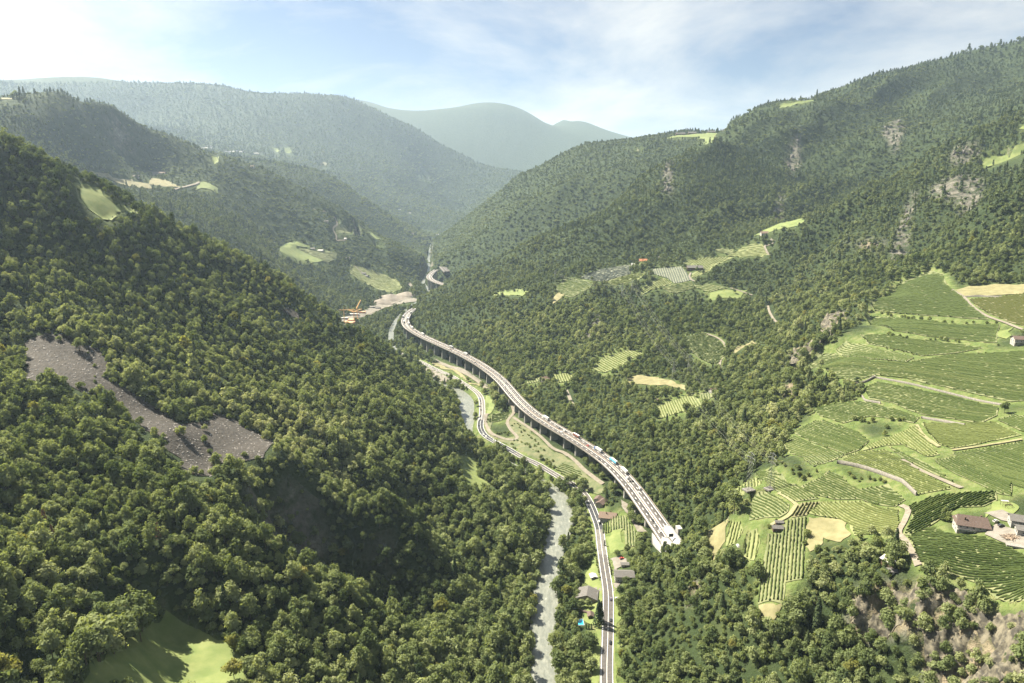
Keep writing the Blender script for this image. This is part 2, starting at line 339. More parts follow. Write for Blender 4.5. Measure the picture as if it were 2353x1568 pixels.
# (kind, view, outline, row direction in the view, row spacing, row tint, place)
FIELDS = [
 # meadows
 ('meadow', '1', '415,1176 455,1178 640,1212 690,1280 760,1320 850,1338 868,1392 800,1372 690,1428 640,1415 560,1370 500,1270 495,1220'),
 ('meadow', 'B', '600,1700 620,1530 750,1400 900,1280 1090,1130 1250,1100 1400,1150 1560,1200 1700,1290 1830,1400 1840,1700'),
 ('meadow', 'P', '1052,1050 1070,1046 1096,1052 1098,1095 1120,1108 1142,1113 1123,1121 1105,1130 1093,1121 1065,1109 1060,1080'),
 ('meadow', '2', '105,1070 145,1050 190,1035 250,1040 330,1085 235,1090 230,1105 300,1130 410,1165 350,1185 250,1165 150,1135 110,1105'),
 ('meadow', '2', '640,985 690,990 780,1050 785,1078 730,1060 690,1030 640,1010'),
 ('meadow', '2', '720,1085 780,1108 775,1120 720,1102'),
 ('dry_meadow', '1', '600,1128 700,1130 830,1140 850,1155 960,1180 980,1203 900,1198 700,1155 600,1140'),
 ('meadow', '1', '1270,1165 1300,1165 1385,1200 1390,1228 1270,1212'),
 ('dry_meadow', '1', '970,1145 1070,1158 1130,1195 1080,1202 960,1175'),
 ('meadow', '1', '1350,1035 1390,1033 1392,1062 1368,1062'),
 ('dry_meadow', '1', '0,632 100,640 110,655 0,650'),
 ('meadow', '1', '1745,962 1785,968 1795,1000 1770,990'),
 ('meadow', '1', '1822,972 1870,975 1876,995 1835,1003'),
 ('dry_meadow', '1', '1300,990 1410,985 1415,1010 1330,1020'),
 ('meadow', '2', '985,660 1030,658 1065,682 1020,686'),
 ('dry_meadow', '2', '350,572 420,570 440,580 380,584'),
 ('meadow', '3', '1195,127 1300,110 1362,96 1362,107 1330,124 1240,142 1200,150'),
 ('meadow', '3', '1375,200 1400,195 1445,203 1400,211'),
 ('meadow', '3', '2135,405 2150,385 2240,365 2400,345 2400,388 2320,405 2240,408 2200,425 2150,430'),
 ('meadow', '3', '2290,248 2400,215 2400,248'),
 ('meadow', '3', '665,287 720,268 900,254 945,250 930,266 830,272 720,280'),
 ('meadow', '3', '800,320 850,305 897,297 880,311 820,323'),
 ('meadow', '3', '508,353 560,349 560,359 515,362'),
 ('meadow', '3', '1080,740 1180,690 1240,666 1322,672 1290,697 1240,712 1180,714 1120,738'),
 ('meadow', 'E', '1402,582 1410,515 1500,485 1590,475 1700,480 1765,478 1762,510 1720,542 1700,572 1590,562 1520,562 1450,582'),
 ('dry_meadow', 'E', '15,570 50,505 112,530 80,572 20,618'),
 ('meadow', 'P', '1118,681 1150,674 1212,673 1206,681 1130,684'),
 ('dry_meadow', 'E', '690,1290 780,1265 950,1268 1100,1308 1212,1358 1212,1402 1050,1350 850,1342 720,1332'),
 ('dry_meadow', 'E', '1610,1062 1780,948 2122,968 2000,987 1800,972 1640,1072'),
 ('meadow', '6', '870,300 1065,265 1080,440 990,455 920,440 890,380'),
 ('meadow', 'b', '235,510 300,520 385,610 392,770 330,830 250,850'),
 ('dry_meadow', 'N', '495,482 560,485 640,505 668,560 640,580 560,572 525,610 493,622'),
 ('dry_meadow', '7', '155,390 312,362 300,480 240,570 210,645 190,560'),
 ('dry_meadow', 'R', '1850,372 1950,345 2200,330 2450,322 2450,390 2200,415 1930,412'),
 ('meadow', 'R', '2160,680 2260,625 2275,690 2230,720 2165,700'),
 ('dry_meadow', '7', '530,925 700,915 640,1000 585,1030 540,1000'),
 ('meadow', 'f', '1680,660 1700,560 1880,400 2160,420 2130,560 1980,620 1760,600'),
 ('rough_grass', 'n', '330,70 480,160 790,400 830,480 780,500 600,430 420,300 290,190'),
 ('rough_grass', 'b', '240,870 330,1000 350,1180 620,1290 760,1270 620,1010 690,820 760,850 830,960 1000,1120 1180,1260 1440,1500 1720,1700 1500,1700 800,1520 540,1380 290,1240 190,1100 200,960'),
 ('meadow', 'P', '1400,1568 1404,1450 1402,1370 1396,1320 1416,1330 1425,1400 1420,1480 1416,1640 1400,1640'),
 ('meadow', 'P', '1345,1335 1360,1280 1376,1290 1390,1340 1388,1400 1384,1470 1377,1520 1382,1640 1362,1640 1360,1560 1366,1500 1372,1440 1352,1430 1338,1420 1338,1402 1352,1380'),
 ('dry_meadow', 'a', '700,1060 850,1120 1100,1210 1400,1400 1640,1560 1560,1560 1350,1400 1000,1220 720,1110'),
 # gravel, bare ground and yards
 ('scree', 'A', '150,380 300,290 560,400 690,440 700,600 850,700 1000,780 1160,880 1330,880 1360,800 1500,850 1700,970 1800,1010 1740,1040 1690,1110 1560,1110 1370,1130 1370,1230 1260,1240 1180,1190 1150,1120 1050,1080 1040,1000 900,930 830,840 720,720 560,690 480,640 290,600 160,600'),
 ('scree', 'A', '1790,140 1850,150 1920,215 1905,232 1840,195'),
 ('gravel_bank', 'k', '620,320 640,260 800,205 880,190 940,180 1015,215 930,250 790,310 690,330'),
 ('gravel_bank', 'k', '180,440 300,425 410,405 540,350 620,320 800,300 900,255 1030,225 1075,250 1040,280 880,320 700,345 600,395 480,435 420,440 380,520 290,510 240,470'),
 ('gravel_bank', 'w', '585,275 610,275 695,335 640,352 595,342'),
 ('gravel_bank', 'w', '235,602 300,588 330,680 300,660'),
 ('gravel_bank', 'n', '980,560 1060,590 1070,690 1180,800 1250,890 1160,890 1060,700 1000,630'),
 ('gravel_bank', 'a', '480,1120 640,1130 820,1260 900,1320 1010,1400 930,1440 760,1360 600,1250 520,1190'),
 ('gravel_bank', 'a', '720,1030 950,1120 1200,1190 1480,1310 1600,1420 1700,1480 1740,1560 1640,1560 1480,1420 1300,1320 1050,1200 820,1110'),
 ('yard', '6', '940,510 1010,500 1090,520 1100,560 1010,600 1010,700 1040,720 970,810 955,740 990,690 985,640'),
 ('yard', '6', '690,760 840,770 880,755 882,795 840,820 700,800'),
 ('yard', 'f', '1640,980 1800,850 1860,800 2500,1000 2500,1250 2350,1200 2080,1180 1900,1110'),
 ('yard', 'N', '1190,470 1260,460 1290,480 1344,500 1344,520 1250,500'),
 # vineyards
 ('vineyard', '2', '235,1095 340,1085 480,1120 480,1160 420,1180 300,1130', (1, .1), 6, 0, 'mid-valley terrace on the far left hill'),
 ('vineyard', '2', '470,960 480,940 570,970 580,1010 470,1000', (1, .2), 6, 0, 'far left hill above its winding lane'),
 ('vineyard', '2', '570,1190 640,1210 780,1260 880,1310 900,1350 830,1372 700,1330 620,1290 560,1240', (1, .5), 6, 1, 'foot of the far left hill'),
 ('vineyard', 'E', '260,382 330,340 450,300 700,262 725,285 720,342 600,372 490,412 400,407', (1, -.28), 5, 3, 'netted plot below the orange-roofed farm'),
 ('vineyard', 'E', '895,322 930,300 1080,285 1180,285 1220,330 1258,398 1180,420 1110,428 1030,378 900,345', (.35, 1), 5, 3, 'netted plot beside the long barn'),
 ('vineyard', 'E', '1170,260 1250,215 1400,205 1600,190 1640,205 1500,262 1400,332 1310,380 1262,376 1270,340 1360,312 1362,275 1220,268', (1, -.55), 6, 1, 'bright plot behind the long barn'),
 ('vineyard', 'E', '1580,185 1700,120 1790,95 1900,85 1920,110 1955,180 1900,210 1740,207 1640,195', (1, -.1), 6, 1, 'topmost plot of the middle plateau'),
 ('vineyard', 'E', '1470,130 1540,110 1620,130 1672,150 1600,172 1540,165', (1, -.2), 6, 0, 'small top plot of the middle plateau'),
 ('vineyard', 'E', '515,422 560,395 700,350 862,335 830,377 780,402 640,432 560,447', (1, -.12), 5, 1, 'pale plot below the netted one'),
 ('vineyard', 'E', '775,502 900,430 1000,378 1095,425 1010,452 900,492 830,527', (.8, -.5), 5, 1, 'bright knoll in the middle plateau'),
 ('vineyard', 'E', '1005,472 1100,440 1272,418 1292,460 1200,492 1140,512 1050,502', (1, -.15), 5, 0, 'dark plot under the netted one'),
 ('vineyard', 'E', '1290,440 1440,430 1590,470 1500,482 1405,512 1320,470', (1, .2), 6, 0, 'strip above the round meadow'),
 ('vineyard', 'E', '30,460 120,400 230,390 400,430 330,482 200,552 130,542 50,502', (1, .2), 5, 0, 'dark plot under the upper power lines'),
 ('vineyard', 'E', '1190,910 1330,870 1400,885 1500,930 1570,1010 1570,1060 1500,1160 1420,1150 1330,1110 1270,1060 1210,970', (1, -.5), 4, 0, 'dark oval plot ringed by a lane'),
 ('vineyard', 'E', '370,1195 480,1100 620,1050 700,1030 800,1050 840,1080 720,1102 600,1192 480,1232', (1, .55), 5, 1, 'wedge plot under the wires'),
 ('vineyard', 'E', '20,1245 200,1240 222,1292 130,1312 30,1332', (.45, 1), 4, 1, 'plot by the tan-roofed house above the viaduct'),
 ('vineyard', 'b', '860,340 1000,270 1200,190 1240,200 1180,280 1000,320 880,370', (.5, 1), 4, 0, 'plot left of the tan-roofed house'),
 ('vineyard', '5', '1408,115 1740,15 1840,105 1700,162 1580,192 1460,227 1430,170', (.45, 1), 3.4, 1, 'pale square plot in the woods'),
 ('vineyard', '5', '1785,20 1840,0 1925,-5 1922,42 1840,92', (.2, 1), 3.4, 0, 'small plot by the white-walled house'),
 ('vineyard', '6', '885,205 990,158 1080,155 1110,200 1180,300 1165,420 1085,415 1070,260 885,292', (0.04, 1), 2.6, 0, 'valley plot below the viaduct'),
 ('vineyard', 'n', '310,235 400,185 480,210 600,290 580,330 500,325 400,300', (1, .42), 3, 0, 'plot between the road and the viaduct track'),
 ('vineyard', 'b', '340,1000 350,855 580,820 705,820 600,930 450,985', (1, -.08), 3, 0, 'hedged plot beside the bend of the road'),
 ('vineyard', 'R', '1290,495 1480,350 1700,255 1800,275 1810,330 1930,420 2010,500 2110,575 1900,562 1640,547 1420,532 1300,515', (1, .06), 3.4, 0, 'topmost terrace on the right'),
 ('vineyard', 'R', '1975,437 2200,420 2450,380 2450,645 2250,590 2100,530 2010,470', (1, .17), 3.4, 2, 'brown terrace above the white lane'),
 ('vineyard', 'R', '1250,562 1400,562 1650,585 1900,615 2190,612 2165,680 2160,742 1950,720 1700,692 1450,655 1290,622', (1, .1), 3.2, 0, 'terrace under the long hedge'),
 ('vineyard', 'R', '1230,692 1350,680 1600,712 1900,747 2060,777 1900,803 1650,828 1450,780 1280,742', (1, .13), 3.0, 0, 'narrow terrace between the hedges'),
 ('vineyard', 'R', '1060,800 1130,740 1260,752 1400,790 1600,840 1540,868 1300,850 1130,830', (1, .13), 3.0, 0, 'wedge terrace on the cliff edge'),
 ('vineyard', 'R', '870,890 950,822 1060,815 1300,862 1560,872 1900,812 2450,785 2450,1130 2270,1140 2000,1075 1700,1012 1340,955 1200,997 1050,982 920,940', (1, .13), 2.8, 0, 'broad terrace over the long stone wall'),
 ('vineyard', 'R', '1250,1045 1340,1005 1600,1050 1900,1110 2180,1182 2165,1240 2050,1290 1850,1258 1640,1228 1450,1148 1290,1120', (1, .24), 2.7, 0, 'terrace below the long stone wall'),
 ('vineyard', 'R', '880,1190 1100,1150 1250,1140 1450,1190 1640,1250 1600,1288 1480,1265 1300,1240 1100,1290 960,1240', (1, .3), 2.7, 0, 'scrubby terrace at the wood edge'),
 ('vineyard', 'N', '440,150 520,110 560,107 690,152 738,190 700,223 645,243 560,213 460,167', (1, .33), 2.5, 0, 'striped plot on the cliff edge'),
 ('vineyard', 'N', '400,190 440,167 555,217 640,247 590,270 520,290 470,265 412,222', (1, .36), 2.5, 0, 'lower striped plot on the cliff edge'),
 ('vineyard', 'N', '705,228 740,200 850,160 918,127 1010,245 960,253 870,203 800,207', (.75, .65), 2.6, 1, 'bright plot above the scrub slope'),
 ('vineyard', 'N', '620,265 700,230 800,227 870,267 980,332 1058,377 930,400 860,350 800,318', (1, .45), 2.5, 1, 'bright plot over the rubble bank'),
 ('vineyard', 'N', '805,210 900,252 1000,302 1098,372 1000,322 870,258', (1, .5), 2.5, 0, 'narrow strip along the white lane'),
 ('vineyard', 'N', '942,117 1230,117 1328,165 1060,218 1005,200 960,150', (1, .1), 2.5, 1, 'pale plot right of the lane'),
 ('vineyard', 'N', '1240,107 1300,87 1400,100 1400,180', (1, .3), 2.5, 0, 'corner plot by the lone bushy tree'),
 ('vineyard', 'N', '1060,237 1340,190 1420,190 1420,400 1300,360 1100,280', (1, .35), 2.5, 0, 'dark plot under the wires'),
 ('vineyard', 'N', '990,267 1090,250 1295,347 1295,405 1230,393 1130,343 1040,300', (1, .42), 2.4, 0, 'dark plot above the farmhouse'),
 ('vineyard', 'N', '465,370 545,332 580,307 620,322 650,352 690,377 810,367 880,420 840,448 760,438 700,418 600,418 520,400', (1, .48), 2.5, 0, 'boldly striped plot in the middle'),
 ('vineyard', 'N', '290,307 400,342 460,372 538,415 440,428 370,385 300,340', (1, .5), 2.2, 0, 'plot behind the pylons'),
 ('vineyard', 'N', '202,400 207,375 290,332 318,365 270,390', (.1, 1), 2.4, 1, 'plot round the left pylon'),
 ('vineyard', 'N', '268,410 340,392 420,437 418,465 380,488 262,503 270,450', (1, .55), 2.4, 0, 'plot in front of the pylons'),
 ('vineyard', 'N', '430,490 432,465 470,432 543,427 520,455 490,480', (-.6, 1), 2.3, 2, 'slanting upper end of the rectangular plot'),
 ('vineyard', '7', '590,445 690,422 735,325 855,305 855,440 825,745 715,760 695,908 520,918 545,700', (-.09, 1), 2.3, 0, 'rectangular plot that drops to the wood'),
 ('vineyard', 'N', '500,457 552,427 700,427 850,462 858,520 830,555 680,558 662,520 622,495 500,475', (1, .5), 2.2, 1, 'pale plot in front of the striped one'),
 ('vineyard', '7', '330,352 400,352 420,420 370,510 300,522', (-.25, 1), 2.6, 1, 'small plot in the dry field'),
 ('vineyard', '7', '450,440 520,412 540,500 500,618 420,602', (-.15, 1), 3.2, 1, 'sparse plot left of the rectangular one'),
 ('vineyard', 'N', '888,445 1000,402 1228,387 1233,420 1190,445 1080,450 1020,490 960,530 905,560 872,555 905,490', (1, -.48), 2.2, 0, 'plot left of the farmhouse'),
 ('vineyard', 'L', '340,342 480,262 560,242 700,312 1000,342 1200,402 1344,492 1500,560 1500,940 1344,900 1100,872 950,742 800,680 680,640 520,600 420,540 380,400', (1, .17), 2.2, 0, 'large plot in front of the farmhouse'),
]
# lanes and tracks: (view, centre line, width, colour)
LANES = [
 ('R', '1850,370 1935,420 2000,490 2100,555 2250,610 2450,680', 4.0, 0),
 ('7', '1505,232 1555,262 1530,340 1490,420 1530,470 1590,570 1625,645', 3.6, 0),
 ('7', '605,372 720,312 790,225', 3.2, 1), ('N', '920,125 945,165 985,195 1010,212', 3.4, 1), ('N', '1335,182 1200,205 1060,225', 3.2, 1),
 ('N', '865,262 930,300 1000,332 1098,374', 3.4, 0), ('N', '380,392 450,440', 2.8, 1),
 ('n', '250,0 320,45 420,80 500,140 600,240 700,320 805,395', 4.6, 0),
 ('b', '600,560 690,640 740,760 740,840 650,950 640,1030 700,1140 810,1260 760,1310 640,1305 480,1260 330,1160 250,1030 250,900 280,840', 4.6, 0),
 ('b', '740,910 880,1000 1060,1120 1250,1270 1400,1420 1500,1490 1640,1540 1720,1600', 4.4, 0),
 ('E', '1400,880 1490,915 1545,955 1575,1005', 3.5, 0), ('E', '1525,1115 1515,1160 1525,1195', 3.5, 0),
 ('E', '1948,630 1965,690 2000,750 2050,800', 4, 0), ('E', '1255,335 1245,370 1270,400 1310,412', 4, 0), ('E', '1610,470 1680,490 1810,535', 4, 0), ('E', '1970,40 2005,55 1960,85 1920,95 1940,150 1965,180', 4.5, 0),
 ('b', '1690,420 1740,530 1790,650 1840,715', 5, 0),
 ('k', '410,430 540,400 640,360 790,315 900,270 945,240', 8, 0),
 ('1', '1120,1215 1200,1195 1250,1182 1278,1168', 7, 0),
 ('2', '330,845 400,870 440,895 470,910 480,940 455,965 475,1010 480,1040 540,1040', 5, 0), ('2', '600,975 615,1010 605,1032', 5, 0), ('2', '590,1200 630,1235 680,1270', 5, 0),
 ('a', '820,1110 1000,1165 1200,1260 1400,1370 1560,1480 1640,1560', 4, 0),
]
# stone walls: (view, line, height)
WALLS = [('R', '1335,972 1600,1018 1900,1092 2240,1168', 1.9, 'long pale stone wall holding up the broad terrace'), ('N', '608,283 700,298 790,328 860,362 920,405', 3.2, 'tall rubble wall above the striped plot'),
         ('N', '940,97 1020,112 1110,128', 2.4, 'short stone wall over the pale plot'), ('N', '708,5 725,28 780,38', 2.2, 'curved stone wall at the end of a terrace'),
         ('R', '1190,1012 1260,1000 1330,968', 2.6, 'grey retaining wall at the corner of the broad terrace'),
         ('R', '1930,420 2060,418 2200,420', 2.0, 'low dry-stone wall below the pale field')]
# viaduct centre line
DECK = ptable("953,708 941.8,715 934.8,723.3 930.5,732.3 931.3,742.5 939,752.8 954.6,763.6 981.5,777.7 1013.5,791.8 1045.5,806.5 1075,821 1103,837 1130,855.8 1152,874.5 1162,886 1180.7,908.5 1199.3,928.3 1221.7,948 1250.5,967.4 1282.5,986.6 1311,1002.6 1328.8,1014.3 1357,1032.2 1386.4,1052.3 1414.6,1076.4 1439,1102.6 1461.3,1130 1479,1157 1496.5,1180 1512,1203 1529.8,1229 1540,1244")
DECK2 = ptable("1003,619 994,625 987,632 986,637 992,643 1003,648 1018,653 1032,657 1040,660")
PIERS = [('a', 425, 640), ('a', 540, 690), ('a', 670, 755), ('a', 805, 815), ('a', 945, 890), ('a', 1085, 945), ('a', 1225, 1015), ('a', 1360, 1085), ('a', 1490, 1170), ('a', 1610, 1260), ('a', 1720, 1360), ('a', 1820, 1450),
         ('b', 500, 380), ('b', 590, 480), ('b', 675, 590), ('b', 760, 690), ('b', 860, 780), ('b', 980, 885), ('b', 1140, 995), ('b', 1335, 1115), ('b', 1550, 1250), ('b', 1785, 1385), ('c', 135, 360), ('c', 360, 540), ('c', 570, 740), ('c', 760, 940), ('c', 940, 1180), ('c', 1120, 1430), ('d', 1290, 620), ('d', 1370, 740)]
ROADPX = ptable("1396,1640,5 1394,1568,6 1394,1522,6 1396,1468,6.3 1397,1414,6.5 1397,1360,7 1390,1312,7 1382,1258,7 1376,1209,7.5 1369,1190,7.5 1359,1164,8 1351,1148,8 1343.5,1136,8.5 1320,1114,9 1291,1099,9.5 1256,1078,10.5 1229,1062,11 1204.6,1052,11.5 1186.5,1041.6,11.8 1158,1025,12.2 1138,1014.7,12.5 1120,1004.5,13 1107.5,991.7,13.2 1103,977.6,13.6 1104.6,964.8,13.8 1107.5,952,14 1107.5,932.8,14.4 1106,917,14.8 1099,904,15 1084,891.5,15.3 1068,882,15.6 1037.9,863.5,16 997,845.5,16.5 966,830,17 938,818.8,17.5 905,805,18")
RIVER_L = ptable("1210,1640,-.6 1225,1568,0 1224,1509,.1 1223,1468,.3 1226.8,1428,.4 1231,1387,.6 1235,1339,.8 1244,1295.6,1 1252.4,1260.5,1.2 1264.6,1214.6,1.5 1267,1191.7,1.8 1263,1167,2.2 1260,1140,2.6 1257,1118,3 1240,1102,3.4 1205,1086,3.9 1180,1072,4.4 1140,1050,4.8 1112,1031,5.4 1090,1006,6 1073,993,6.5 1058,966,7.4 1054,944,8 1053,919,8.6 1038,901,9.4 1007,885.4,10 988,872.6,10.5 960,855,11 920,838,12")
RIVER_R = ptable("1300,1640,-.6 1279.5,1568,0 1271,1522,.1 1262,1480,.3 1266,1450,.4 1275,1414,.6 1274,1374,.8 1277,1339,1 1284.9,1295.6,1.2 1290,1257.9,1.5 1306.5,1220,1.8 1312,1193,2.2 1309,1175,2.6 1305,1150,3 1294,1135,3.4 1262,1108,3.9 1215,1080,4.4 1160,1056,4.8 1130,1036,5.4 1106,1015,6 1092,985,6.5 1086,966,7.4 1090,944,8 1089,919,8.6 1072,901,9.4 1040,889,10 1000,874,10.5 972,858,11 932,840,12")
# ------------------------------------------------------------------ shaping the ground
def hash2(ix, iy, seed):
    h = (ix.astype(np.int64) * 374761393 + iy.astype(np.int64) * 668265263 + seed * 1274126177) & 0x7fffffff
    h = ((h ^ (h >> 13)) * 1274126177) & 0x7fffffff
    return ((h ^ (h >> 16)) & 0xffff) / 65535.0

def vnoise(x, y, seed=0):
    ix = np.floor(x); iy = np.floor(y); fx = x - ix; fy = y - iy
    fx = fx * fx * fx * (fx * (fx * 6 - 15) + 10); fy = fy * fy * fy * (fy * (fy * 6 - 15) + 10)
    a = hash2(ix, iy, seed); b = hash2(ix + 1, iy, seed); c = hash2(ix, iy + 1, seed); d = hash2(ix + 1, iy + 1, seed)
    return (a * (1 - fx) + b * fx) * (1 - fy) + (c * (1 - fx) + d * fx) * fy

def fbm(x, y, octv=4, seed=0):
    s = 0; a = .5; w = 0
    for k in range(octv):
        s = s + a * vnoise(x * 2 ** k + 17.3 * k, y * 2 ** k - 9.1 * k, seed + k); w += a; a *= .5
    return s / w

def inside(poly, x, y):
    x = np.asarray(x); y = np.asarray(y); r = np.zeros(x.shape, bool); n = len(poly)
    bb = (x > poly[:, 0].min()) & (x < poly[:, 0].max()) & (y > poly[:, 1].min()) & (y < poly[:, 1].max())
    xs, ys = x[bb], y[bb]; rr = np.zeros(xs.shape, bool)
    for i in range(n):
        x0, y0 = poly[i - 1]; x1, y1 = poly[i]
        if y0 == y1: continue
        c = ((y0 > ys) != (y1 > ys)) & (xs < (x1 - x0) * (ys - y0) / (y1 - y0) + x0)
        rr ^= c
    r[bb] = rr
    return r

def line_dist(line, x, y, reach):
    """distance to a polyline and the height carried along it (inf beyond reach)"""
    D = np.full(x.shape, np.inf); Z = np.zeros(x.shape); S = np.zeros(x.shape)
    s0 = 0.0
    for i in range(len(line) - 1):
        a, b = line[i], line[i + 1]; dxy = b[:2] - a[:2]; l2 = (dxy ** 2).sum() + 1e-9
        m = (x > min(a[0], b[0]) - reach) & (x < max(a[0], b[0]) + reach) & (y > min(a[1], b[1]) - reach) & (y < max(a[1], b[1]) + reach)
        if m.any():
            xs, ys = x[m], y[m]
            f = np.clip(((xs - a[0]) * dxy[0] + (ys - a[1]) * dxy[1]) / l2, 0, 1)
            d = np.hypot(xs - a[0] - f * dxy[0], ys - a[1] - f * dxy[1])
            old = D[m]; better = d < old
            old[better] = d[better]; D[m] = old
            zz = Z[m]; zz[better] = (a[2] + f * (b[2] - a[2]))[better]; Z[m] = zz
            ss = S[m]; ss[better] = (s0 + f * math.sqrt(l2))[better]; S[m] = ss
        s0 += math.sqrt(l2)
    return D, Z, S

def resample(P, step):
    """smooth curve through points, sampled evenly"""
    P = np.asarray(P, float); out = []
    Q = np.concatenate([[2 * P[0] - P[1]], P, [2 * P[-1] - P[-2]]])
    for i in range(1, len(Q) - 2):
        for f in np.linspace(0, 1, 12, endpoint=False):
            a, b, c, d = Q[i - 1], Q[i], Q[i + 1], Q[i + 2]
            out.append(.5 * (2 * b + (c - a) * f + (2 * a - 5 * b + 4 * c - d) * f * f + (3 * b - a - 3 * c + d) * f ** 3))
    out.append(P[-1]); out = np.array(out)
    s = np.concatenate([[0], np.cumsum(np.hypot(*np.diff(out[:, :2], axis=0).T))])
    n = max(2, int(s[-1] / step) + 1); t = np.linspace(0, s[-1], n)
    return np.stack([np.interp(t, s, out[:, k]) for k in range(out.shape[1])], 1)

def smooth_line(P, n):
    for _ in range(n):
        P = P.copy(); P[1:-1] = .25 * P[:-2] + .5 * P[1:-1] + .25 * P[2:]
    return P

q_, w_, _ = rbf_fit()
coarse = Ground(520, 500)
coarse.Z = rbf_eval(q_, w_, logpolar(coarse.X.ravel(), coarse.Y.ravel())).reshape(coarse.X.shape)
G = Ground(900, 660)
G.Z = coarse.sample(G.X, G.Y)

# places traced on the smooth hills
fields = []
for f in FIELDS:
    p = px(f[1], f[2]); P, _ = coarse.cast(p[:, 0], p[:, 1]); fields.append((f, P[:, :2].copy()))
lanes = []
for vw, txt, wd, col in LANES:
    p = px(vw, txt); P, _ = coarse.cast(p[:, 0], p[:, 1]); lanes.append((resample(P, 3.0), wd, col))
walls = []
for vw, txt, h, lb in WALLS:
    p = px(vw, txt); P, _ = coarse.cast(p[:, 0], p[:, 1]); walls.append((resample(P, 2.5), h, lb))
road = smooth_line(resample(at_height(ROADPX[:, 0], ROADPX[:, 1], ROADPX[:, 2]), 4.0), 6)
rivL = resample(at_height(RIVER_L[:, 0], RIVER_L[:, 1], RIVER_L[:, 2]), 5.0)
rivR = resample(at_height(RIVER_R[:, 0], RIVER_R[:, 1], RIVER_R[:, 2]), 5.0)
nR = min(len(rivL), len(rivR)); rivL = resample(rivL, 1.0)[np.linspace(0, len(resample(rivL, 1.0)) - 1, 300).astype(int)]; rivR = resample(rivR, 1.0)[np.linspace(0, len(resample(rivR, 1.0)) - 1, 300).astype(int)]
rivM = (rivL + rivR) / 2
far_river = resample(np.concatenate([at_height(*np.array([[930, 825, 12], [900, 790, 15], [905, 745, 18], [940, 705, 21], [965, 690, 22], [985, 668, 24], [972, 648, 26], [985, 622, 30], [985, 585, 38], [992, 555, 45]]).T)]), 10.0)

deck_z = np.interp(np.arange(len(DECK)), [0, len(DECK) - 1], [41, 33])
deck = resample(at_height(DECK[:, 0], DECK[:, 1], deck_z), 4.0)
deck = smooth_line(deck, 40)
deck2 = smooth_line(resample(at_height(DECK2[:, 0], DECK2[:, 1], 62), 5.0), 10)

# ridges, gullies and hummocks; none where people have levelled the land
X, Y = G.X, G.Y; Rr = np.hypot(X, Y)
gz_s, gz_t = np.gradient(G.Z); slope = np.hypot(gz_s / (G.s[1] - G.s[0]), gz_t / (G.th[1] - G.th[0])) / Rr
wild = np.ones_like(G.Z)
tame = np.zeros(G.Z.shape, bool)
for f, poly in fields:
    if f[0] in ('scree',): continue
    tame |= inside(poly, X, Y)
wild[tame] = 0
for ln, wd, _ in lanes:
    d, _, _ = line_dist(ln, X, Y, 14); wild = np.minimum(wild, np.clip((d - wd) / 10, 0, 1))
def blur(A, n):
    for _ in range(n):
        A = A.copy(); A[1:-1] = (A[:-2] + A[1:-1] * 2 + A[2:]) / 4; A[:, 1:-1] = (A[:, :-2] + A[:, 1:-1] * 2 + A[:, 2:]) / 4
    return A
wild = np.minimum(wild, blur(wild, 10))
relief = np.zeros_like(G.Z)
wx = fbm(X / 300, Y / 300, 2, 50) - .5; wy = fbm(X / 300, Y / 300, 2, 60) - .5
for lam, sd in ((42, 1), (85, 2), (170, 3), (340, 4), (700, 5), (1400, 6)):
    wt_ = np.clip(1 - np.abs(np.log(lam / (.14 * Rr))) / 1.25, 0, 1)
    if not (wt_ > 0).any(): continue
    n = 1 - np.abs(2 * vnoise((X + wx * 120) / (lam * 2.4), (Y + wy * 120) / lam, sd) - 1)
    relief += wt_ * lam * .17 * (n - .5) * np.clip(slope * 1.3, .12, 1)
# long gullies that run down the big slopes on the right
big = np.clip((Rr - 1150) / 300, 0, 1) * np.clip((3600 - Rr) / 500, 0, 1) * np.clip((G.th[None] - .03) / .08, 0, 1) * np.clip((G.Z - 150) / 120, 0, 1)
ca_, sa_ = math.cos(.62), math.sin(.62)
al = X * ca_ + Y * sa_ + wx * 160; ac = -X * sa_ + Y * ca_ + wy * 190
g1 = 1 - np.abs(2 * vnoise(ac / 150, al / 900, 71) - 1); g2 = 1 - np.abs(2 * vnoise(ac / 62, al / 420, 72) - 1)
relief += big * np.clip(slope * 1.5, .2, 1) * (46 * (g1 - .5) + 17 * (g2 - .5))
floor_d, _, _ = line_dist(np.concatenate([road, rivM]), X, Y, 80)
G.relief = relief * wild * np.clip((np.minimum(floor_d, 80) - 14) / 50, 0, 1)
G.Z = G.Z + G.relief

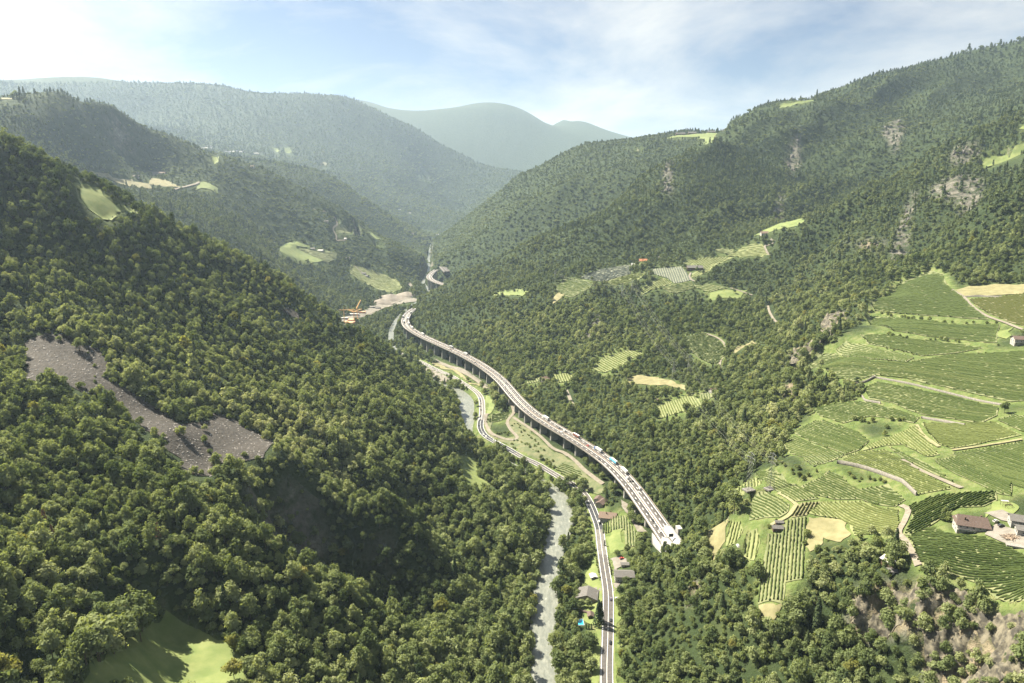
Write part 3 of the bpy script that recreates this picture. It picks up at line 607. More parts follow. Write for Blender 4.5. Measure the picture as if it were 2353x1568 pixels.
# crags: the rock face at the lower right and the broken cliffs higher up
CRAGS = [('7', '1130,900 1240,830 1420,780 1640,800 1800,770 1940,840 2060,960 2353,1080 2353,1500 1700,1500 1650,1120 1380,1160 1180,1060', 9, 1), ('R', '880,800 940,740 960,640 1100,580 1130,660 1000,760 900,840 800,940 720,940 740,840', 8, 1), ('R', '690,1060 790,1080 780,1170 700,1150', 6, 1),
         ('3', '1905,600 1920,520 1990,480 2060,490 2140,500 2150,560 2100,700 2050,690 2000,620', 16, 0), ('3', '1740,830 1800,640 1830,540 1850,560 1810,700 1790,840 1700,960', 12, 0), ('3', '2005,400 2020,340 2100,330 2170,340 2100,380', 10, 0),
         ('3', '1230,420 1260,330 1300,280 1290,420 1260,460', 14, 0), ('3', '1680,260 1760,220 1790,240 1760,330 1740,400', 14, 0), ('3', '1160,690 1190,600 1215,520 1225,560 1200,660', 12, 0), ('3', '655,560 665,440 690,430 690,560', 12, 0),
         ('E', '310,880 340,790 400,740 470,740 430,830 340,900', 8, 0), ('6', '1600,930 1620,830 1670,800 1680,900 1640,960', 5, 1), ('7', '30,930 50,850 120,840 90,930', 5, 1), ('C', '1180,300 1225,320 1200,380 1165,370', 4, 0), ('3', '1400,820 1560,830 1720,820 1600,850', 6, 1)]
crag_mask = np.zeros_like(G.Z); warm_mask = np.zeros_like(G.Z)
for vw, txt, amp, warm in CRAGS:
    p = px(vw, txt); P, _ = coarse.cast(p[:, 0], p[:, 1]); m = blur(inside(P[:, :2], X, Y).astype(float), 4)
    m = m * (wild > .3)
    lam = max(9.0, .03 * np.hypot(*P[:, :2].mean(0)))
    r1 = 1 - np.abs(2 * vnoise(X / lam, Y / lam, 11) - 1); r2 = 1 - np.abs(2 * vnoise(X / (lam * .4), Y / (lam * .4), 12) - 1)
    G.Z += m * amp * (r1 * .9 + r2 * .45 - .7)
    crag_mask = np.maximum(crag_mask, m)
    if warm: warm_mask = np.maximum(warm_mask, m)

# river bed, road bench, track benches
riv_w = np.hypot(*(rivL - rivR)[:, :2].T)
d, z, _ = line_dist(np.concatenate([rivM, ]), X, Y, 60)
halfw = 9.5
bank = np.clip((d - halfw) / 10, 0, 1)
G.Z = np.where(d < 60, np.where(d < halfw + 12, (z - 2.5) * (1 - bank) + np.maximum(G.Z, z + .6) * bank, np.maximum(G.Z, z + .6)), G.Z)
for seg in (far_river,):
    d, z, _ = line_dist(seg, X, Y, 60); bank = np.clip((d - 6) / 12, 0, 1)
    G.Z = np.where(d < 60, (z - 2) * (1 - bank) + np.maximum(G.Z, z + 1) * bank, G.Z)
# the hollow under the viaduct
d, z, s_ = line_dist(deck, X, Y, 60); slen_ = np.hypot(*np.diff(deck[:, :2], axis=0).T).sum()
depth = np.interp(s_ / slen_, [0, .04, .12, .3, .5, .7, .9, .97, 1], [4, 12, 26, 27, 22, 18, 17, 14, 9])
cut = np.maximum(z - depth + np.maximum(d - 10, 0) * 1.15, np.minimum(G.Z, z - 30))
G.Z = np.where(d < 60, np.minimum(G.Z, cut), G.Z)
for ln, hw, soft in [(road, 5.5, 8)]:
    d, z, _ = line_dist(ln, X, Y, 40); k = np.clip((d - hw) / soft, 0, 1)
    G.Z = np.where(d < 40, (z - .15) * (1 - k) + G.Z * k, G.Z)

# ------------------------------------------------------------------ the ground sheet
def terrain_material():
    m = bpy.data.materials.new('hillside'); m.use_nodes = True; t = m.node_tree; N = t.nodes; L = t.links
    p = N['Principled BSDF']; p.inputs['Roughness'].default_value = .95; p.inputs['Specular IOR Level'].default_value = .1
    ge = N.new('ShaderNodeNewGeometry')
    def noise(scale, det=5, rough=.6):
        n = N.new('ShaderNodeTexNoise'); n.inputs['Scale'].default_value = scale; n.inputs['Detail'].default_value = det; n.inputs['Roughness'].default_value = rough
        L.new(ge.outputs['Position'], n.inputs['Vector']); return n
    def ramp(src, stops):
        r = N.new('ShaderNodeValToRGB'); e = r.color_ramp.elements
        for i, (x, c) in enumerate(stops):
            el = e[i] if i < 2 else e.new(x); el.position = x; el.color = (*c, 1)
        L.new(src, r.inputs[0]); return r
    def mix(f, a, b):
        n = N.new('ShaderNodeMix'); n.data_type = 'RGBA'; L.new(f, n.inputs['Factor']); L.new(a, n.inputs[6]); L.new(b, n.inputs[7]); return n
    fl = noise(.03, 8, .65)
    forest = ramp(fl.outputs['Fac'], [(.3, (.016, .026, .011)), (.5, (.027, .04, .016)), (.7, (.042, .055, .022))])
    rn = noise(.09, 9, .7)
    warm = ramp(rn.outputs['Fac'], [(.3, (.07, .058, .04)), (.5, (.155, .13, .09)), (.68, (.25, .215, .15))])
    grey = ramp(rn.outputs['Fac'], [(.3, (.045, .044, .038)), (.5, (.10, .095, .08)), (.68, (.19, .178, .15))])
    at = N.new('ShaderNodeAttribute'); at.attribute_name = 'rock'
    # rock shows where it is marked or very steep
    sx = N.new('ShaderNodeSeparateXYZ'); L.new(ge.outputs['True Normal'], sx.inputs[0])
    st = ramp(sx.outputs[2], [(.34, (1, 1, 1)), (.46, (0, 0, 0))])
    sep2 = N.new('ShaderNodeSeparateColor'); L.new(at.outputs['Color'], sep2.inputs[0])
    rk = mix(sep2.outputs[1], grey.outputs[0], warm.outputs[0])
    mxm = N.new('ShaderNodeMath'); mxm.operation = 'MAXIMUM'; L.new(sep2.outputs[0], mxm.inputs[0]); L.new(st.outputs[0], mxm.inputs[1])
    pn = noise(.05, 6, .7); pr = ramp(pn.outputs['Fac'], [(.40, (0, 0, 0)), (.54, (1, 1, 1))])
    mu = N.new('ShaderNodeMath'); mu.operation = 'MULTIPLY'; L.new(mxm.outputs[0], mu.inputs[0]); L.new(pr.outputs[0], mu.inputs[1])
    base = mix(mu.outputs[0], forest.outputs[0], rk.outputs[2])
    grass = ramp(noise(.12, 6).outputs['Fac'], [(.3, (.06, .09, .026)), (.5, (.095, .125, .04)), (.7, (.15, .155, .07))])
    fin = mix(sep2.outputs[2], base.outputs[2], grass.outputs[0])
    L.new(fin.outputs[2], p.inputs['Base Color'])
    b1 = N.new('ShaderNodeBump'); b1.inputs['Strength'].default_value = 1.0; b1.inputs['Distance'].default_value = 9.0
    bn = noise(.045, 7, .62); L.new(bn.outputs['Fac'], b1.inputs['Height']); L.new(b1.outputs[0], p.inputs['Normal'])
    return m

def build_terrain():
    ns, nth = G.ns, G.nth
    V = np.stack([G.X, G.Y, G.Z], -1).reshape(-1, 3)
    i = np.arange(ns - 1)[:, None] * nth + np.arange(nth - 1)[None]
    Fq = np.stack([i, i + 1, i + 1 + nth, i + nth], -1).reshape(-1, 4)[:, ::-1]
    me = mesh_np('hillside', V, Fq, [terrain_material()], smooth=True)
    ca = me.color_attributes.new('rock', 'FLOAT_COLOR', 'POINT')
    col = np.zeros((len(V), 4), np.float32); col[:, 3] = 1
    col[:, 0] = np.clip(crag_mask.ravel() * 2, 0, 1); col[:, 1] = warm_mask.ravel() > .3
    dd, _, _ = line_dist(road, G.X, G.Y, 60); d2, _, _ = line_dist(deck, G.X, G.Y, 40)
    near = np.clip(1 - (dd - 8) / 12, 0, 1); tm = blur(tame.astype(float), 5)
    pale = np.zeros_like(G.Z)
    for f, poly in fields:
        if f[0] == 'vineyard' and np.hypot(*poly.mean(0)) < 1400:
            pale = np.maximum(pale, inside(poly, G.X, G.Y))
    col[:, 2] = np.clip(np.maximum(np.maximum(near, tm), blur(pale, 14) * 3), 0, 1).ravel()
    ca.data.foreach_set('color', col.ravel())
    o = link(bpy.data.objects.new('hillside', me)); tag(o, kind='structure'); return o
terrain = build_terrain()

def ground_z(x, y): return G.sample(x, y)

M = {}
M['meadow'] = mat('meadow_grass', (.088, .122, .032), (.14, .165, .054), .09, bump=.2)
M['dry_meadow'] = mat('dry_grass', (.125, .118, .055), (.19, .175, .09), .12, bump=.2)
M['rough_grass'] = mat('rough_grass', (.06, .08, .03), (.125, .125, .065), .12, detail=8, bump=.5)
M['scree'] = mat('scree', (.021, .0185, .016), (.058, .051, .043), .35, detail=9, lo=.3, hi=.7, bump=1.2)
M['gravel_bank'] = mat('gravel', (.11, .10, .08), (.18, .165, .14), .2, detail=8, bump=.6)
M['yard'] = mat('yard_gravel', (.125, .115, .098), (.18, .168, .148), .25, detail=8)
M['vineyard'] = mat('vineyard_ground', (.085, .105, .042), (.15, .155, .075), .15, detail=7)
M['vineyard1'] = mat('vineyard_ground_bright', (.11, .135, .048), (.17, .178, .08), .15, detail=7)
M['vineyard2'] = mat('vineyard_ground_brown', (.10, .10, .05), (.165, .155, .08), .15, detail=7)
M['vineyard3'] = mat('vineyard_ground_grey', (.10, .11, .075), (.15, .16, .11), .15, detail=7)
M['path'] = mat('pale_gravel', (.125, .11, .086), (.18, .162, .13), .3, detail=6)
M['grass_path'] = mat('grassy_track', (.14, .14, .065), (.21, .19, .11), .3, detail=6)
M['asphalt'] = mat('asphalt', (.060, .056, .053), (.088, .081, .076), .5, detail=6, rough=.9)
M['asphalt_dark'] = mat('dark_asphalt', (.028, .030, .035), (.04, .043, .048), .5, detail=6, rough=.85)  # darker tone for two stretches of the road
M['asphalt_pale'] = mat('worn_asphalt', (.10, .095, .087), (.14, .132, .12), .5, detail=6, rough=.9)
M['paint'] = mat('road_paint', (.75, .75, .73), rough=.6)
M['concrete'] = mat('concrete', (.125, .118, .108), (.19, .18, .165), .2, detail=8)
M['white_concrete'] = mat('white_concrete', (.24, .235, .225), (.32, .315, .305), .3, detail=6)

def drape(name, poly, m, lift, step=None, rough=None, smooth=True):
    """a sheet that follows the ground inside an outline"""
    P = [poly[0]]
    r0 = np.hypot(*poly.mean(0)); step = step or max(1.5, r0 * .006)
    for a, b in zip(poly, np.roll(poly, -1, 0)):
        k = max(1, int(np.hypot(*(b - a)) / step))
        for f in range(1, k + 1):
            P.append(a + (b - a) * f / k)
    P = np.array(P[:-1])
    wob = r0 * (.006 if name in ('scree', 'meadow', 'dry_meadow', 'rough_grass') else .0016)
    P = P + wob * (np.stack([vnoise(P[:, 0] / (step * 3), P[:, 1] / (step * 3), 5), vnoise(P[:, 0] / (step * 3), P[:, 1] / (step * 3), 6)], 1) - .5) * 2
    n = len(P)
    gx, gy = np.meshgrid(np.arange(P[:, 0].min(), P[:, 0].max(), step), np.arange(P[:, 1].min(), P[:, 1].max(), step))
    ins = inside(P, gx.ravel(), gy.ravel()); Q = np.stack([gx.ravel()[ins], gy.ravel()[ins]], 1)
    if len(Q): Q = Q + step * .1 * (np.random.RandomState(1).rand(*Q.shape) - .5)
    A = np.concatenate([P, Q]) if len(Q) else P
    c0 = A.mean(0)
    vs, es, fs, *_ = delaunay_2d_cdt([Vector(p - c0) for p in A], [(i, (i + 1) % n) for i in range(n)], [], 1, 1e-4)
    V = np.array([(v.x, v.y) for v in vs]) + c0
    z = ground_z(V[:, 0], V[:, 1]) + lift
    if rough: z = z + rough(V[:, 0], V[:, 1])
    dr, zr, _ = line_dist(road, V[:, 0], V[:, 1], 12); z = np.where(dr < 9, np.minimum(z, zr - .12), z)
    tri = np.array([f for f in fs if len(f) == 3])
    if not len(tri): return None
    # facing up
    a, b, c = V[tri[:, 0]], V[tri[:, 1]], V[tri[:, 2]]
    cr = (b[:, 0] - a[:, 0]) * (c[:, 1] - a[:, 1]) - (b[:, 1] - a[:, 1]) * (c[:, 0] - a[:, 0])
    tri[cr < 0] = tri[cr < 0][:, ::-1]
    o = link(bpy.data.objects.new(name, mesh_np(name, np.c_[V, z], tri, [m], smooth=smooth))); tag(o, kind='structure')
    return o

for k, (f, poly) in enumerate(fields):
    r0 = np.hypot(*poly.mean(0)); lift = .25 + r0 * .0006
    m = M[f[0]] if f[0] != 'vineyard' else M['vineyard' + (str(f[5]) if f[5] else '')]
    drape('vineyard_ground' if f[0] == 'vineyard' else f[0], poly, m, lift + (.08 if f[0] in ('yard', 'gravel_bank') else 0) + .004 * (k % 7))

def ribbon(name, line, w0, w1, m, lift, parent=None, follow=True, off=0.0, kind='structure'):
    """a strip along a line between two lateral offsets"""
    L_ = np.asarray(line); t = np.gradient(L_[:, :2], axis=0); t /= np.linalg.norm(t, axis=1)[:, None] + 1e-9
    nrm = np.stack([t[:, 1], -t[:, 0]], 1)
    k = 4 if follow else 2
    cols = []
    for f in np.linspace(0, 1, k):
        xy = L_[:, :2] + nrm * (w0 + (w1 - w0) * f)
        z = (ground_z(xy[:, 0], xy[:, 1]) if follow else L_[:, 2]) + lift
        cols.append(np.c_[xy, z])
    V = np.stack(cols, 1).reshape(-1, 3); n = len(L_)
    i = np.arange(n - 1)[:, None] * k + np.arange(k - 1)[None]
    Fq = np.stack([i, i + 1, i + 1 + k, i + k], -1).reshape(-1, 4)
    o = link(bpy.data.objects.new(name, mesh_np(name, V, Fq, [m])), parent)
    if parent is None: tag(o, kind=kind)
    return o

for ln, wd, col in lanes:
    r0 = np.hypot(*ln[:, :2].mean(0))
    ribbon('path', ln, -wd / 2, wd / 2, M['grass_path' if col else 'path'], .45 + r0 * .0008)

# ------------------------------------------------------------------ road
def dashes(line, s0, s1, on, off, w, lat, lift, skip=0):
    s = np.concatenate([[0], np.cumsum(np.hypot(*np.diff(line[:, :2], axis=0).T))])
    V = []; Fq = []
    a = s0
    t = np.gradient(line[:, :2], axis=0); t /= np.linalg.norm(t, axis=1)[:, None] + 1e-9
    def at(x, o):
        p = [np.interp(x, s, line[:, k]) for k in range(3)]; tx, ty = np.interp(x, s, t[:, 0]), np.interp(x, s, t[:, 1])
        return (p[0] + ty * o, p[1] - tx * o, p[2] + lift)
    while a + on < s1:
        b = len(V)
        V += [at(a, lat - w / 2), at(a + on, lat - w / 2), at(a + on, lat + w / 2), at(a, lat + w / 2)]; Fq.append((b, b + 3, b + 2, b + 1)); a += on + off
    return np.array(V), np.array(Fq)
slen = np.concatenate([[0], np.cumsum(np.hypot(*np.diff(road[:, :2], axis=0).T))])
def road_cut(v0, v1):
    u, v, t = pix(road); i = np.where((v <= v0) & (v >= v1))[0]; return road[i[0]:i[-1] + 2]
ribbon('road', road, -4.7, 4.7, M['asphalt'], .05, follow=False)
ribbon('road', road_cut(1216, 1150), -4.6, 4.6, M['asphalt_dark'], .06, follow=False)
ribbon('road', road_cut(1277, 1217), -4.6, 4.6, M['asphalt_pale'], .06, follow=False)
ribbon('road', road_cut(1040, 966), -4.6, 4.6, M['asphalt_dark'], .06, follow=False)
ribbon('road', road_cut(965, 800), -4.6, 4.6, M['asphalt_pale'], .06, follow=False)
for lat, w in ((-4.15, .34), (4.15, .34), (0, .26)):
    ribbon('road_marking', road, lat - w / 2, lat + w / 2, M['paint'], .08, follow=False)
# low kerb wall on the river side
kb = ribbon('kerb', road, -5.2, -4.8, M['concrete'], .35, follow=False)

# ------------------------------------------------------------------ river
def water_material():
    m = bpy.data.materials.new('river_water'); m.use_nodes = True; t = m.node_tree; N = t.nodes; L = t.links
    p = N['Principled BSDF']; p.inputs['Roughness'].default_value = .32; p.inputs['Specular IOR Level'].default_value = .45
    ge = N.new('ShaderNodeNewGeometry'); mp_ = N.new('ShaderNodeMapping'); mp_.inputs['Scale'].default_value = (.35, .12, .3); L.new(ge.outputs['Position'], mp_.inputs[0])
    n = N.new('ShaderNodeTexNoise'); n.inputs['Scale'].default_value = 1.0; n.inputs['Detail'].default_value = 8; n.inputs['Roughness'].default_value = .7; L.new(mp_.outputs[0], n.inputs[0])
    r = N.new('ShaderNodeValToRGB'); e = r.color_ramp.elements; e[0].position = .38; e[0].color = (.105, .115, .10, 1); e[1].position = .62; e[1].color = (.17, .178, .152, 1)
    x = e.new(.70); x.color = (.32, .32, .29, 1)
    L.new(n.outputs['Fac'], r.inputs[0]); L.new(r.outputs[0], p.inputs['Base Color'])
    b = N.new('ShaderNodeBump'); b.inputs['Distance'].default_value = .5; L.new(n.outputs['Fac'], b.inputs['Height']); L.new(b.outputs[0], p.inputs['Normal'])
    return m
M['water'] = water_material()
def strip(name, A, B, m, lift, k=6):
    V = np.stack([A + (B - A) * f for f in np.linspace(0, 1, k)], 1).reshape(-1, 3).copy(); V[:, 2] += lift
    n = len(A); i = np.arange(n - 1)[:, None] * k + np.arange(k - 1)[None]
    Fq = np.stack([i, i + 1, i + 1 + k, i + k], -1).reshape(-1, 4)
    nz = np.cross(V[Fq[0, 1]] - V[Fq[0, 0]], V[Fq[0, 3]] - V[Fq[0, 0]])[2]
    if nz < 0: Fq = Fq[:, ::-1]
    o = link(bpy.data.objects.new(name, mesh_np(name, V, Fq, [m]))); tag(o, kind='structure'); return o
cross = (rivR - rivL); cross[:, 2] = 0; cl = np.linalg.norm(cross, axis=1)[:, None]; cross /= cl
strip('river', rivL - cross * 3, rivR + cross * 3, M['water'], .1)
tf = np.gradient(far_river, axis=0); tf[:, 2] = 0; tf /= np.linalg.norm(tf, axis=1)[:, None]; nf = np.stack([tf[:, 1], -tf[:, 0], tf[:, 2]], 1)
strip('river', far_river - nf * 6, far_river + nf * 6, M['water'], .3)
# ------------------------------------------------------------------ haze
def build_haze():
    z0, z1 = float(G.Z.min()) - 60, float(G.Z.max()) + 80
    hb = MB(); hb.box((0, 7400, (z0 + z1) / 2), (36000, 19000, z1 - z0))
    m = bpy.data.materials.new('haze'); m.use_nodes = True; t = m.node_tree; t.nodes.clear()
    v = t.nodes.new('ShaderNodeVolumePrincipled'); v.inputs['Color'].default_value = (.60, .78, 1, 1); v.inputs['Density'].default_value = HAZE
    v.inputs['Anisotropy'].default_value = .38
    o = t.nodes.new('ShaderNodeOutputMaterial'); t.links.new(v.outputs[0], o.inputs['Volume'])
    tag(hb.build('haze', m), kind='stuff')
HAZE = 4.3e-5
build_haze()
# ------------------------------------------------------------------ trees
GREENS = [(.036, .054, .026), (.075, .102, .044), (.13, .16, .07), (.20, .23, .11), (.28, .295, .165)]
DARKS = [(.026, .042, .023), (.042, .062, .032), (.066, .088, .042), (.095, .115, .055)]
M['leaf'] = leaf_mat('broad_leaves', GREENS, .0045, .36)
M['far_leaf'] = leaf_mat('far_leaves', [(.05, .07, .036), (.085, .11, .052), (.12, .145, .07), (.16, .18, .09)], .0035, .3)
M['needle'] = leaf_mat('needles', DARKS, .004, .25)
M['bush'] = leaf_mat('bush_leaves', [(.065, .09, .036), (.11, .14, .055), (.16, .188, .075), (.215, .235, .105)], .006, .42)
M['gold'] = leaf_mat('yellowing_leaves', [(.13, .14, .045), (.175, .18, .058), (.22, .205, .075)], .006, .45)
M['dead'] = leaf_mat('dead_needles', [(.11, .066, .042), (.15, .09, .058), (.18, .11, .07)], .006, .2)
M['bark'] = mat('bark', (.07, .05, .035), (.13, .10, .07), 3, detail=5)

def leaf_quads(centres, normals, size, rs):
    """small bent leaf clumps, each two triangles"""
    n = len(centres)
    nn = normals / (np.linalg.norm(normals, axis=1)[:, None] + 1e-9)
    a = np.cross(nn, rs.normal(size=(n, 3))); a /= np.linalg.norm(a, axis=1)[:, None] + 1e-9
    b = np.cross(nn, a); s = size * rs.uniform(.5, 1.5, (n, 1)); bend = nn * s * rs.uniform(-.25, .35, (n, 1))
    V = np.stack([centres - a * s * .9, centres - b * s * .6 + bend, centres + a * s * .9, centres + b * s * .6 + bend], 1).reshape(-1, 3)
    i = np.arange(n)[:, None] * 4
    return V, np.concatenate([i + [0, 1, 2], i + [0, 2, 3]], 1).reshape(-1, 3)

def broadleaf(seed, h=10.0, r=4.2, n=650, size=.62, lobes=9, base=.22):
    rs = np.random.RandomState(seed); cs, ns = [], []
    L_ = []
    for k in range(lobes):
        a = rs.uniform(0, 6.283); d = r * .62 * math.sqrt(rs.uniform(0, 1)); z = h * rs.uniform(base + .2, .80) - d * .22
        L_.append((d * math.cos(a), d * math.sin(a), z, r * rs.uniform(.36, .6)))
    L_.append((rs.normal(0, .2), rs.normal(0, .2), h * .82, r * .46)); L_.append((0, 0, h * .5, r * .68))
    w = np.array([l[3] ** 2 for l in L_]); w /= w.sum()
    for l, f in zip(L_, w):
        k = max(8, int(n * f)); d = rs.normal(size=(k, 3)); d /= np.linalg.norm(d, axis=1)[:, None]
        d[:, 2] = np.where(d[:, 2] < -.45, -d[:, 2], d[:, 2])
        rad = l[3] * (rs.uniform(.25, 1.3, (k, 1)) ** .6)
        c = d * rad * [1, 1, .85] + [l[0], l[1], l[2]]
        cs.append(c); ns.append(d + rs.normal(0, .5, (k, 3)) + [0, 0, .25])
    c = np.concatenate(cs); c[:, 2] = np.maximum(c[:, 2], h * base * .8)
    return leaf_quads(c, np.concatenate(ns), size, rs)

def conifer(seed, h=13.0, r=2.6, n=520, size=.55):
    rs = np.random.RandomState(seed); f = rs.uniform(0, 1, n) ** .75; z = h * (1 - .9 * (1 - f) * 1.0); z = h * (.1 + .9 * f)
    tier = .75 + .25 * np.abs(((f * 9) % 1) * 2 - 1)
    rad = r * (1 - f) ** .8 * tier * rs.uniform(.35, 1, n) ** .45 + .1
    a = rs.uniform(0, 6.283, n); c = np.stack([rad * np.cos(a), rad * np.sin(a), z - rad * .25], 1)
    nn = np.stack([np.cos(a), np.sin(a), np.full(n, .8)], 1) + rs.normal(0, .35, (n, 3))
    return leaf_quads(c, nn, size, rs)

def pine(seed, h=12.0, r=3.0, n=420):
    rs = np.random.RandomState(seed); cs, ns = [], []
    for k in range(9):
        a = rs.uniform(0, 6.283); z = h * rs.uniform(.45, .97); d = r * (1.15 - z / h) * rs.uniform(.6, 1.6)
        m_ = n // 9; dd = rs.normal(size=(m_, 3)); dd /= np.linalg.norm(dd, axis=1)[:, None]
        cs.append(dd * [1.35, 1.35, .6] * (r * .42) * rs.uniform(.6, 1, (m_, 1)) + [d * math.cos(a), d * math.sin(a), z]); ns.append(dd + [0, 0, .5] + rs.normal(0, .4, (m_, 3)))
    return leaf_quads(np.concatenate(cs), np.concatenate(ns), .5, rs)

def trunk_arrays(h, r, seed=0, limbs=4, lh=.45):
    mb = MB(); rs = random.Random(seed)
    mb.bar((0, 0, -.8), (rs.uniform(-.2, .2), rs.uniform(-.2, .2), h * .75), r, 5, r2=r * .3)
    for k in range(limbs):
        a = k * 6.283 / limbs + rs.uniform(-.5, .5); z = h * rs.uniform(lh - .12, lh + .15); d = h * rs.uniform(.18, .28)
        mb.bar((0, 0, z), (d * math.cos(a), d * math.sin(a), z + d * rs.uniform(.5, 1)), r * .42, 3, r2=r * .12)
    return np.array(mb.v), mb.f

def tris(f): return [(p[0], p[i], p[i + 1]) for p in f for i in range(1, len(p) - 1)]

KINDS = {}     # name -> (crown mesh, trunk mesh, height, crown radius)
def add_kind(name, VF, leaf, h, r, tr=.22, lh=.45):
    V, Fc = VF
    crown = mesh_np(name + '_crown', V, Fc, [leaf]); tv, tf_ = trunk_arrays(h, tr, hash(name) % 97, lh=lh)
    KINDS[name] = (crown, mesh_np(name + '_trunk', tv, np.array(tris(tf_)), [M['bark']]), h, r)
for k in range(6): add_kind('broadleaf_%d' % k, broadleaf(20 + k, 10 + (k % 3) * 1.2, 4.0 + .35 * (k % 4), 760, .6, 8 + k % 4), M['leaf'], 10, 4.2)
for k in range(2): add_kind('bush_%d' % k, broadleaf(40 + k, 5.2, 3.0, 420, .5, 7, .08), M['bush'], 5, 3.0, .1, .3)
for k in range(2): add_kind('conifer_%d' % k, conifer(50 + k, 14, 2.7 + .4 * k, 640), M['needle'], 14, 2.6, .2, .6)
for k in range(2): add_kind('pine_%d' % k, pine(60 + k, 12, 3.0, 520), M['needle'], 12, 3.0, .2, .6)
add_kind('golden_0', broadleaf(70, 11, 4.4, 900, .6, 10), M['gold'], 11, 4.4)
add_kind('dead_conifer_0', conifer(72, 13, 2.4, 420), M['dead'], 13, 2.4, .2, .6)
add_kind('cypress_0', conifer(73, 5.0, .75, 200, .3), M['needle'], 5, .7, .08, .6)

# stock for the wooded slopes: whole trees as single meshes, detailed and coarse
stock = bpy.data.collections.new('tree_stock')
def stock_tree(i, name, VF, leaf, h, tr):
    V, Fc = VF; tv, tf_ = trunk_arrays(h, tr, i, 3); tf_ = np.array(tris(tf_))
    me = mesh_np('stock_tree', np.concatenate([V, tv]), np.concatenate([Fc, tf_ + len(V)]), [leaf, M['bark']], fm=np.r_[np.zeros(len(Fc), int), np.ones(len(tf_), int)])
    o = bpy.data.objects.new('stock_%02d_%s' % (i, name), me); stock.objects.link(o)
for k in range(6): stock_tree(k, 'broad', broadleaf(20 + k, 10 + (k % 3) * 1.2, 4.0 + .35 * (k % 4), 640, .64, 8 + k % 4), M['leaf'], 10, .22)
for k in range(2): stock_tree(6 + k, 'conifer', conifer(50 + k, 14, 2.7 + .4 * k, 520), M['needle'], 14, .2)
for k in range(2): stock_tree(8 + k, 'pine', pine(60 + k, 12, 3.0, 480), M['needle'], 12, .2)
for k in range(2): stock_tree(10 + k, 'bush', broadleaf(40 + k, 5.2, 3.0, 320, .55, 7, .08), M['bush'], 5, .1)
stock_tree(12, 'golden', broadleaf(70, 11, 4.4, 640, .66, 10), M['gold'], 11, .22)
stock_tree(13, 'dead', conifer(72, 13, 2.4, 360), M['dead'], 13, .2)
# coarse ones for the far woods
for k in range(4): stock_tree(14 + k, 'far', broadleaf(80 + k, 10 + k % 2, 4.6, 150, 1.35, 6 + k % 3), M['far_leaf'], 10, .22)
for k in range(2): stock_tree(18 + k, 'far_conifer', conifer(90 + k, 14, 3.0, 90, 1.35), M['needle'], 14, .2)
for k in range(2): stock_tree(20 + k, 'far_bush', broadleaf(95 + k, 5.2, 3.2, 70, 1.4, 4, .08), M['far_leaf'], 5, .1)

# where trees may stand
nt_polys = [(f[0], p) for f, p in fields]
OPEN = [('P', '2010,690 2060,660 2135,625 2190,640 2200,655 2420,640 2420,1420 2352,1400 2250,1350 2150,1300 2110,1312 2085,1290 2080,1250 2070,1212 2010,1235 1960,1228 1900,1240 1855,1255 1850,1330 1835,1388 1790,1398 1738,1396 1745,1310 1735,1270 1690,1292 1640,1290 1622,1212 1680,1195 1718,1175 1690,1140 1700,1110 1745,1065 1800,1050 1800,1010 1850,955 1890,935 1940,925 1985,900 1975,875 1920,872 1860,852 1880,815 1920,800 1980,745 1975,725 2000,700'),
        ('n', '0,70 130,190 250,290 400,360 480,330 620,360 800,480 850,560 800,640 930,600 1000,560 1080,690 1180,800 1260,900 1150,900 1000,960 700,960 690,760 600,520 380,330 240,220 0,130'),
        ('6', '850,250 960,150 1080,150 1270,300 1170,420 1080,450 1120,560 1110,700 1080,770 1000,850 1030,900 1030,1200 985,1400 985,1640 880,1640 880,1400 890,1200 870,1000 890,800 850,720 780,740 690,750 680,640 760,560 830,600 800,400'),
        ('b', '200,480 300,520 390,600 400,800 560,790 700,800 640,560 760,640 860,830 1000,940 1250,1090 1450,1290 1560,1420 1780,1560 1900,1640 1500,1640 900,1560 560,1380 300,1250 190,1100 200,960 235,830')]
open_polys = []
for vw, txt in OPEN:
    p = px(vw, txt); Q, _ = coarse.cast(p[:, 0], p[:, 1]); open_polys.append(Q[:, :2])
clear_px = [px(f[1], f[2]) for f in FIELDS if f[0] != 'rough_grass' and not (f[0] == 'meadow' and f[1] == 'B')]
clear_px.append(np.concatenate([RIVER_L[1:27, :2] * [1, 1] + [2, 0], (RIVER_R[1:27, :2])[::-1]]))
clear_px += [px('a', '420,640 1900,1553 1740,1560 1600,1430 1400,1260 1100,1150 800,1090 660,975 540,880 430,800'), px('b', '750,680 900,880 1150,1000 1400,1150 1800,1390 2200,1640 1900,1640 1500,1440 1180,1180 900,960'),
             px('c', '0,280 360,545 760,945 960,1190 1150,1440 1100,1440 930,1380 760,1180 570,920 350,760 120,560 0,540'), px('d', '1100,350 1480,930 1620,1240 1500,1110 1360,960 1290,720 1100,430'), px('w', '630,490 1010,600 990,640 800,600 720,700 690,690 630,600'),
             px('6', '850,60 1010,60 1015,200 860,200'), px('6', '990,580 1130,580 1130,720 990,720'), px('6', '690,770 850,770 850,960 690,960'), px('6', '670,980 800,980 800,1120 670,1120'), px('6', '700,560 790,560 850,740 700,740'), px('P', '1345,1140 1362,1150 1380,1200 1400,1300 1410,1400 1407,1568 1376,1568 1386,1440 1388,1330 1370,1250 1355,1180')]
